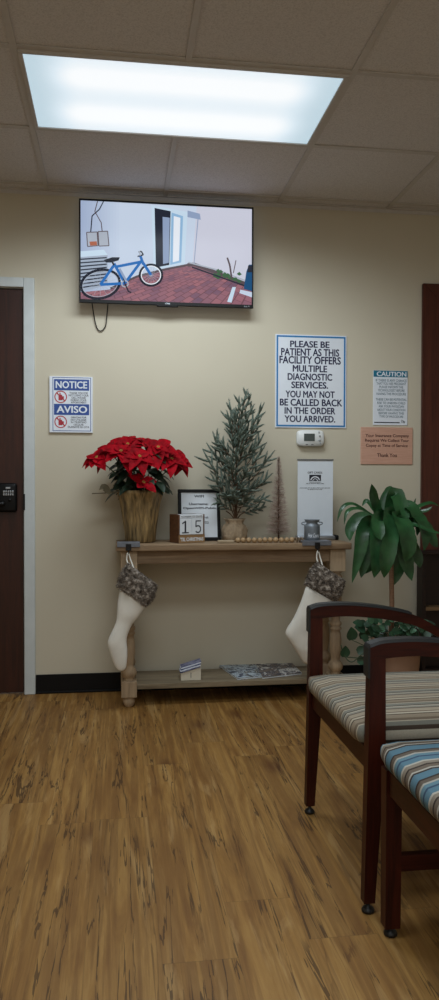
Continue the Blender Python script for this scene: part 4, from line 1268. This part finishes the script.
L = [
    ([(382, 532), (377, 510), (373, 496), (371.5, 484)], (0, -.03, -.05, -.07), 11, (0.2, -1, 0.1)),
    ([(385, 530), (383, 505), (389, 491), (394, 489)], (0, 0.02, 0.02, 0.0), 9, (-.3, -1, .3)),
    ([(388, 530), (391, 505), (396, 494), (403, 515), (405, 522)], (0, -.01, -.03, -.06, -.07), 16, (0.1, -1, 0.2)),
    ([(386, 520), (380, 516), (377, 530), (377, 560), (374, 578)], (0, -.08, -.13, -.15, -.14), 16, (0, -1, 0.1)),
    ([(388, 522), (390, 514), (390, 535), (386, 560), (384, 578)], (0, -.09, -.15, -.17, -.16), 18, (0.1, -1, 0.1)),
    ([(390, 524), (398, 517), (405, 530), (408, 548), (405, 562)], (0, -.10, -.17, -.18, -.17), 19, (0.2, -1, 0.15)),
    ([(390, 528), (398, 540), (405, 560), (412, 581)], (0, -.05, -.10, -.11), 18, (0.3, -1, 0.1)),
    ([(392, 524), (403, 509), (411, 507), (418, 520), (417, 536)], (0, -.02, -.06, -.09, -.09), 14, (0.3, -1, 0.3)),
    ([(394, 526), (408, 516), (419, 518), (425, 535), (424, 551)], (0, -.04, -.09, -.12, -.12), 15, (0.4, -1, 0.3)),
    ([(394, 528), (412, 522), (425, 526), (433, 541), (438, 547)], (0, -.0, -.03, -.05, -.05), 13, (0.3, -1, 0.3)),
    ([(386, 524), (370, 514), (353, 504), (342, 508), (337, 522)], (0, -.04, -.07, -.08, -.08), 4.2, (0, -.7, 0.7)),
    ([(386, 526), (370, 514), (357, 508.5), (347, 512), (344, 525)], (0, -.05, -.09, -.11, -.12), 4.2, (0, -.7, 0.7)),
    ([(384, 528), (368, 518), (357, 519), (350, 530), (350, 541)], (0, .04, .06, .05, .04), 12, (-.3, -1, 0.3)),
    ([(384, 530), (370, 521), (363, 530), (360, 550), (352, 583)], (0, -.02, -.05, -.06, -.05), 14, (-.2, -1, -.2)),
    ([(386, 532), (374, 524), (367, 540), (364, 562), (361, 578)], (0, .03, .03, .02, .02), 14, (-.2, -1, -.2)),
    ([(390, 530), (398, 530), (400, 548), (397, 570), (394, 585)], (0, .03, .02, .0, -.0), 16, (0, -1, 0)),
    ([(388, 530), (384, 532), (380, 550), (368, 566), (364, 574)], (0, .06, .08, .07, .06), 14, (0, -1, 0)),
    ([(392, 520), (402, 512), (412, 507), (416, 498)], (0, .05, .07, .07), 3.5, (0, -1, .4)),
    ([(394, 522), (412, 514), (425, 511), (432, 507)], (0, -.02, -.05, -.06), 4.5, (0, -.7, .7)),
    ([(394, 520), (415, 508), (430, 503), (439, 506)], (0, .05, .08, .09), 4.5, (0, -.7, .7)),
    ([(394, 524), (412, 524), (428, 530), (442, 534)], (0, -.1, -.14, -.15), 5, (0, -.7, .7)),
    ([(385, 524), (376, 512), (367, 501), (362, 506)], (0, .06, .09, .09), 5, (0, -1, .4)),
    ([(386, 520), (381, 518), (377, 520), (379, 533), (381, 540)], (0, -.1, -.14, -.17, -.18), 13, (0, -1, .2)),
    ([(392, 530), (405, 535), (413, 548), (418, 560), (420, 568)], (0, .05, .08, .08, .07), 13, (0.2, -1, 0)),
]
for pts, dys, w, fcg in L:
    cl(pts, dys, w, fcg)
g.build('foliage', M_CORN, cp, recalc=False)
M_VINE = plain('vine_leaf', (34, 66, 44), 0.45, 0, 0.4, 22)
M_VINE2 = plain('pale_vine_leaf', (72, 112, 84), 0.5, 0, 0.4, 28)
def heart(g, c, d, L, facing, mi):
    d = Vector(d).normalized(); sp = []; ww = []
    for q in range(7):
        f = q/6; sp.append(Vector(c)+d*L*f-Vector((0, 0, 1))*L*0.12*f*f); ww.append(L*0.42*(math.sin(math.pi*(0.10+0.88*f))**0.75)*(1.2-0.6*f)+0.0004)
    g.leaf(sp, ww, facing, 0.18, mi)
g = G(); gv = G()
v0 = Vector((kx-0.01, KY-0.06, 0.29))
for (px, py, dy, L, dx, dz, vm) in ((352, 640, -0.12, 0.075, -0.1, 1.0, 0), (344.5, 657, -0.10, 0.065, 0.05, 1, 0), (357, 652, -.10, 0.06, 0.9, 0.35, 0), (357, 660, -.10, 0.055, 1, -0.1, 0), (368, 640, -.12, 0.05, -0.7, 0.5, 0)):
    p = at(px, py, KY+dy)
    heart(g, p, (dx, -0.1, dz), L, (0.1, -1, 0.35), vm)
    gv.tube(crm([v0, (v0+p)/2+Vector((0, -0.02, -0.03)), p], 5), 0.0026, 6)
vine_pts = [at(385, 645, KY-0.12), at(365, 652, KY-0.13), at(352, 662, KY-0.12), at(344, 655, KY-0.1), at(341, 645, KY-.1)]
gv.tube(crm(vine_pts, 5), 0.0028, 6)
for k in range(90):
    px = rk.uniform(361, 428); py = 635-rk.random()*15-4*math.sin((px-361)/67*math.pi)
    p = at(px, py+4, KY+rk.uniform(-0.13, 0.06))
    an = rk.uniform(-1.2, 1.2)
    heart(g, p, (math.sin(an), rk.uniform(-.5, .1), math.cos(an)*0.5-0.1), rk.uniform(0.035, 0.055), (rk.uniform(-.4, .4), -0.8, rk.uniform(.3, 1.0)), 1 if rk.random() < 0.45 else 0)
    if k % 3 == 0:
        gv.tube(crm([Vector((kx+0.03+rk.uniform(-.06, .06), KY+rk.uniform(-.05, .03), 0.27)), (v0+p)/2+Vector((0, 0, .02)), p], 4), 0.0016, 5)
vine = g.build('vine_leaves', [M_VINE, M_VINE2], cp, recalc=False)
vine['label'] = 'small pale and dark vine leaves around the cane'
gv.build('vine_stems', plain('vine_stem', (58, 72, 46), 0.6), cp)

# ------------------------------------------------------------------ chairs
M_CHERRY = wood('dark_cherry_x', (34, 10, 5), (72, 26, 13), 'x', 5, 0.42, 0.22, 0.02)
M_CHERRYZ = wood('dark_cherry_z', (34, 10, 5), (72, 26, 13), 'z', 5, 0.42, 0.22, 0.02)
M_CHERRYY = wood('dark_cherry_y', (34, 10, 5), (72, 26, 13), 'y', 5, 0.42, 0.22, 0.02)
M_PAD = plain('black_arm_pad', (20, 23, 25), 0.45, 0, 0.08)
M_GLIDE = plain('black_glide', (18, 17, 17), 0.45, 0, 0.1)
def stripes(name, cols, period, shift=0.0):
    g = NT(name)
    x, y, z = g.sep(g.coord())
    f = g.math('FRACT', g.math('ADD', g.math('DIVIDE', y, period), shift))
    tot = sum(w for w, c in cols); pos = 0; stops = []
    for w, c in cols:
        stops.append((pos/tot, srgb(*c))); pos += w
    c = g.ramp(f, stops, 'CONSTANT')
    weave = g.noise(g.scale(g.coord(), (220, 600, 220)), 1.0, 2)
    dash = g.noise(g.comb(g.math('MULTIPLY', x, 160), g.math('MULTIPLY', y, 40), 0), 1.0, 1)
    g.set(Base_Color=g.mix(g.math('MULTIPLY', weave, 0.35), c, srgb(84, 74, 64)), Roughness=0.85)
    g.bsdf.inputs['Specular IOR Level'].default_value = 0.15
    g.bump(weave, 0.2, 0.002)
    return g.m
BEIGE = [(3, (150, 136, 116)), (1, (74, 62, 54)), (2, (186, 176, 156)), (1, (108, 92, 78)), (4, (164, 152, 132)), (1, (92, 80, 70)), (2, (142, 138, 126)), (1, (190, 182, 164)), (1, (70, 58, 50)), (3, (128, 128, 118)), (1, (182, 172, 152)), (2, (120, 106, 90))]
BLUE = [(4, (92, 130, 148)), (1, (60, 56, 56)), (1, (186, 182, 170)), (2, (116, 104, 92)), (1, (60, 52, 48)), (2, (146, 136, 122)), (1, (190, 186, 174)), (3, (94, 132, 150)), (1, (58, 84, 110)), (2, (104, 140, 154)), (1, (178, 176, 166)), (2, (104, 94, 84)), (1, (56, 48, 46))]
M_BEIGE = stripes('beige_striped_fabric', BEIGE, 0.118)
M_BLUE = stripes('blue_striped_fabric', BLUE, 0.150, 0.62)
def cushion(g, x0, x1, y0, y1, z0, z1, r, crown=0.012):
    t = bmesh.new(); bmesh.ops.create_cube(t, size=1.0)
    for v in t.verts:
        v.co = Vector(((x0+x1)/2+v.co.x*(x1-x0), (y0+y1)/2+v.co.y*(y1-y0), (z0+z1)/2+v.co.z*(z1-z0)))
    bmesh.ops.subdivide_edges(t, edges=list(t.edges), cuts=9, use_grid_fill=True)
    lo = Vector((x0+r, y0+r, z0+r)); hi = Vector((x1-r, y1-r, z1-r))
    for v in t.verts:
        q = Vector([min(max(v.co[i], lo[i]), hi[i]) for i in range(3)])
        d = v.co-q
        if d.length > 1e-9:
            v.co = q+d.normalized()*r*min(1.0, max(abs(d.x), abs(d.y), abs(d.z))/r)
        fx = (v.co.x-x0)/(x1-x0)*2-1; fy_ = (v.co.y-y0)/(y1-y0)*2-1
        if v.co.z > (z0+z1)/2:
            v.co.z += crown*(1-fx*fx)*(1-fy_*fy_)
    g.merge(t, 0, True)

def loftbox(g, secs):
    """secs: (z, x0, x1, y0, y1)"""
    g.loft([[Vector(p) for p in ((x0, y0, z), (x1, y0, z), (x1, y1, z), (x0, y1, z))] for z, x0, x1, y0, y1 in secs], 0, False)

def glide(g, x, y):
    g.lathe([(0.013, 0.0), (0.0165, 0.003), (0.0165, 0.008), (0.012, 0.014), (0.005, 0.018), (0.005, 0.031)], (x, y, 0), 18)

# --- armchair with beige stripes
AY0, AY1, AXF, AXB = 1.852, 2.443, 0.635, 1.20
ac = thing('armchair', 'dark wood armchair with beige striped seat, the farther chair', 'chair', ((AXF+AXB)/2, (AY0+AY1)/2, 0))
for y in (AY0, AY1):
    g = G(); loftbox(g, [(0.028, AXF-0.012, AXF+0.017, y-0.014, y+0.014), (0.42, AXF-0.004, AXF+0.042, y-0.017, y+0.017), (0.654, AXF, AXF+0.040, y-0.017, y+0.017)])
    lg = g.build('leg', M_CHERRYZ, ac)
    g = G(); glide(g, AXF+0.003, y); g.build('foot_glide', M_GLIDE, lg)
    g = G(); loftbox(g, [(0.028, AXB+0.035, AXB+0.065, y-0.014, y+0.014), (0.42, AXB-0.02, AXB+0.025, y-0.017, y+0.017), (0.86, AXB+0.07, AXB+0.105, y-0.015, y+0.015)])
    lg = g.build('leg', M_CHERRYZ, ac)
    g = G(); glide(g, AXB+0.05, y); g.build('foot_glide', M_GLIDE, lg)
    topc = crm([(AXF-0.001, 0.684, 0), (0.672, 0.694, 0), (0.755, 0.696, 0), (0.842, 0.688, 0), (0.911, 0.677, 0), (0.982, 0.660, 0), (1.035, 0.636, 0), (1.085, 0.606, 0), (1.20, 0.545, 0)], 4)
    botc = crm([(AXF-0.001, 0.645, 0), (0.672, 0.653, 0), (0.755, 0.657, 0), (0.842, 0.650, 0), (0.911, 0.640, 0), (0.982, 0.624, 0), (1.035, 0.602, 0), (1.085, 0.576, 0), (1.20, 0.515, 0)], 4)
    g = G(); rings = []
    for a, b in zip(topc, botc):
        rings.append([Vector((a.x, y-0.018, a.y)), Vector((a.x, y+0.018, a.y)), Vector((b.x, y+0.018, b.y)), Vector((b.x, y-0.018, b.y))])
    g.loft(rings, 0, False); arm = g.build('armrest', M_CHERRY, ac)
    g = G(); rings = []
    padp = [p for p in topc if p.x < 0.99]
    for p in padp:
        rings.append([Vector((p.x, y-0.020, p.y-0.002)), Vector((p.x, y-0.017, p.y+0.006)), Vector((p.x, y+0.017, p.y+0.006)), Vector((p.x, y+0.020, p.y-0.002))])
    g.loft(rings, 0, False)
    g.prism([(AXF-0.006, 0.606), (AXF-0.0015, 0.602), (AXF-0.0015, 0.690), (AXF-0.003, 0.688), (AXF-0.006, 0.680)], 'y', y-0.020, y+0.020)
    g.build('arm_pad', M_PAD, arm)
for y in (AY0, AY1):
    g = G(); g.box(AXF+0.047, AXB-0.0, y-0.012, y+0.012, 0.355, 0.412, 0.002); g.build('side_rail', M_CHERRY, ac)
g = G(); g.box(AXF+0.006, AXF+0.03, AY0+0.0165, AY1-0.0165, 0.355, 0.412, 0.002); g.build('front_rail', M_CHERRYY, ac)
g = G(); g.box(AXB-0.02, AXB+0.004, AY0+0.0165, AY1-0.0165, 0.355, 0.412, 0.002); g.build('back_rail', M_CHERRYY, ac)
g = G(); cushion(g, AXF-0.021, AXB+0.01, AY0+0.020, AY1-0.020, 0.411, 0.478, 0.033, 0.010); g.build('seat', M_BEIGE, ac)
g = G()
cushion(g, -0.025, 0.025, AY0+0.02, AY1-0.02, 0.0, 0.34, 0.022, 0.0)
for v in g.bm.verts:
    v.co = Vector((AXB+0.055+v.co.x+(v.co.z-0.0)*0.2, v.co.y, 0.52+v.co.z))
g.build('backrest', M_BEIGE, ac)

# --- armless chair with blue stripes
BXF, BXB, BY0, BY1 = 0.640, 1.13, 1.19, 1.748
sc_ = thing('side_chair', 'dark wood armless chair with blue striped seat, nearest the camera', 'chair', ((BXF+BXB)/2, (BY0+BY1)/2, 0))
for y in (BY0, BY1):
    g = G(); loftbox(g, [(0.024, BXF, BXF+0.038, y-0.017, y+0.017), (0.408, BXF, BXF+0.040, y-0.018, y+0.018)]); lg = g.build('leg', M_CHERRYZ, sc_)
    g = G(); glide(g, BXF+0.019, y); g.build('foot_glide', M_GLIDE, lg)
    g = G(); loftbox(g, [(0.024, BXB+0.03, BXB+0.065, y-0.017, y+0.017), (0.408, BXB-0.02, BXB+0.02, y-0.018, y+0.018), (0.86, BXB+0.07, BXB+0.105, y-0.015, y+0.015)]); lg = g.build('leg', M_CHERRYZ, sc_)
    g = G(); glide(g, BXB+0.048, y); g.build('foot_glide', M_GLIDE, lg)
    g = G(); g.box(BXF+0.040, BXB-0.019, y-0.012, y+0.012, 0.350, 0.408, 0.002); g.build('side_rail', M_CHERRY, sc_)
    g = G(); g.box(BXF+0.038, BXB+0.012, y-0.011, y+0.011, 0.158, 0.198, 0.002); g.build('stretcher', M_CHERRY, sc_)
g = G(); g.box(BXF+0.006, BXF+0.03, BY0+0.0175, BY1-0.0175, 0.350, 0.408, 0.002); g.build('front_rail', M_CHERRYY, sc_)
g = G(); g.box(BXB-0.018, BXB+0.006, BY0+0.0175, BY1-0.0175, 0.350, 0.408, 0.002); g.build('back_rail', M_CHERRYY, sc_)
g = G(); cushion(g, BXF-0.012, BXB+0.01, BY0-0.026, BY1+0.028, 0.409, 0.474, 0.032, 0.012); g.build('seat', M_BLUE, sc_)
g = G(); cushion(g, -0.025, 0.025, BY0+0.02, BY1-0.02, 0.0, 0.34, 0.022, 0.0)
for v in g.bm.verts:
    v.co = Vector((BXB+0.055+v.co.x+v.co.z*0.2, v.co.y, 0.52+v.co.z))
g.build('backrest', M_BLUE, sc_)
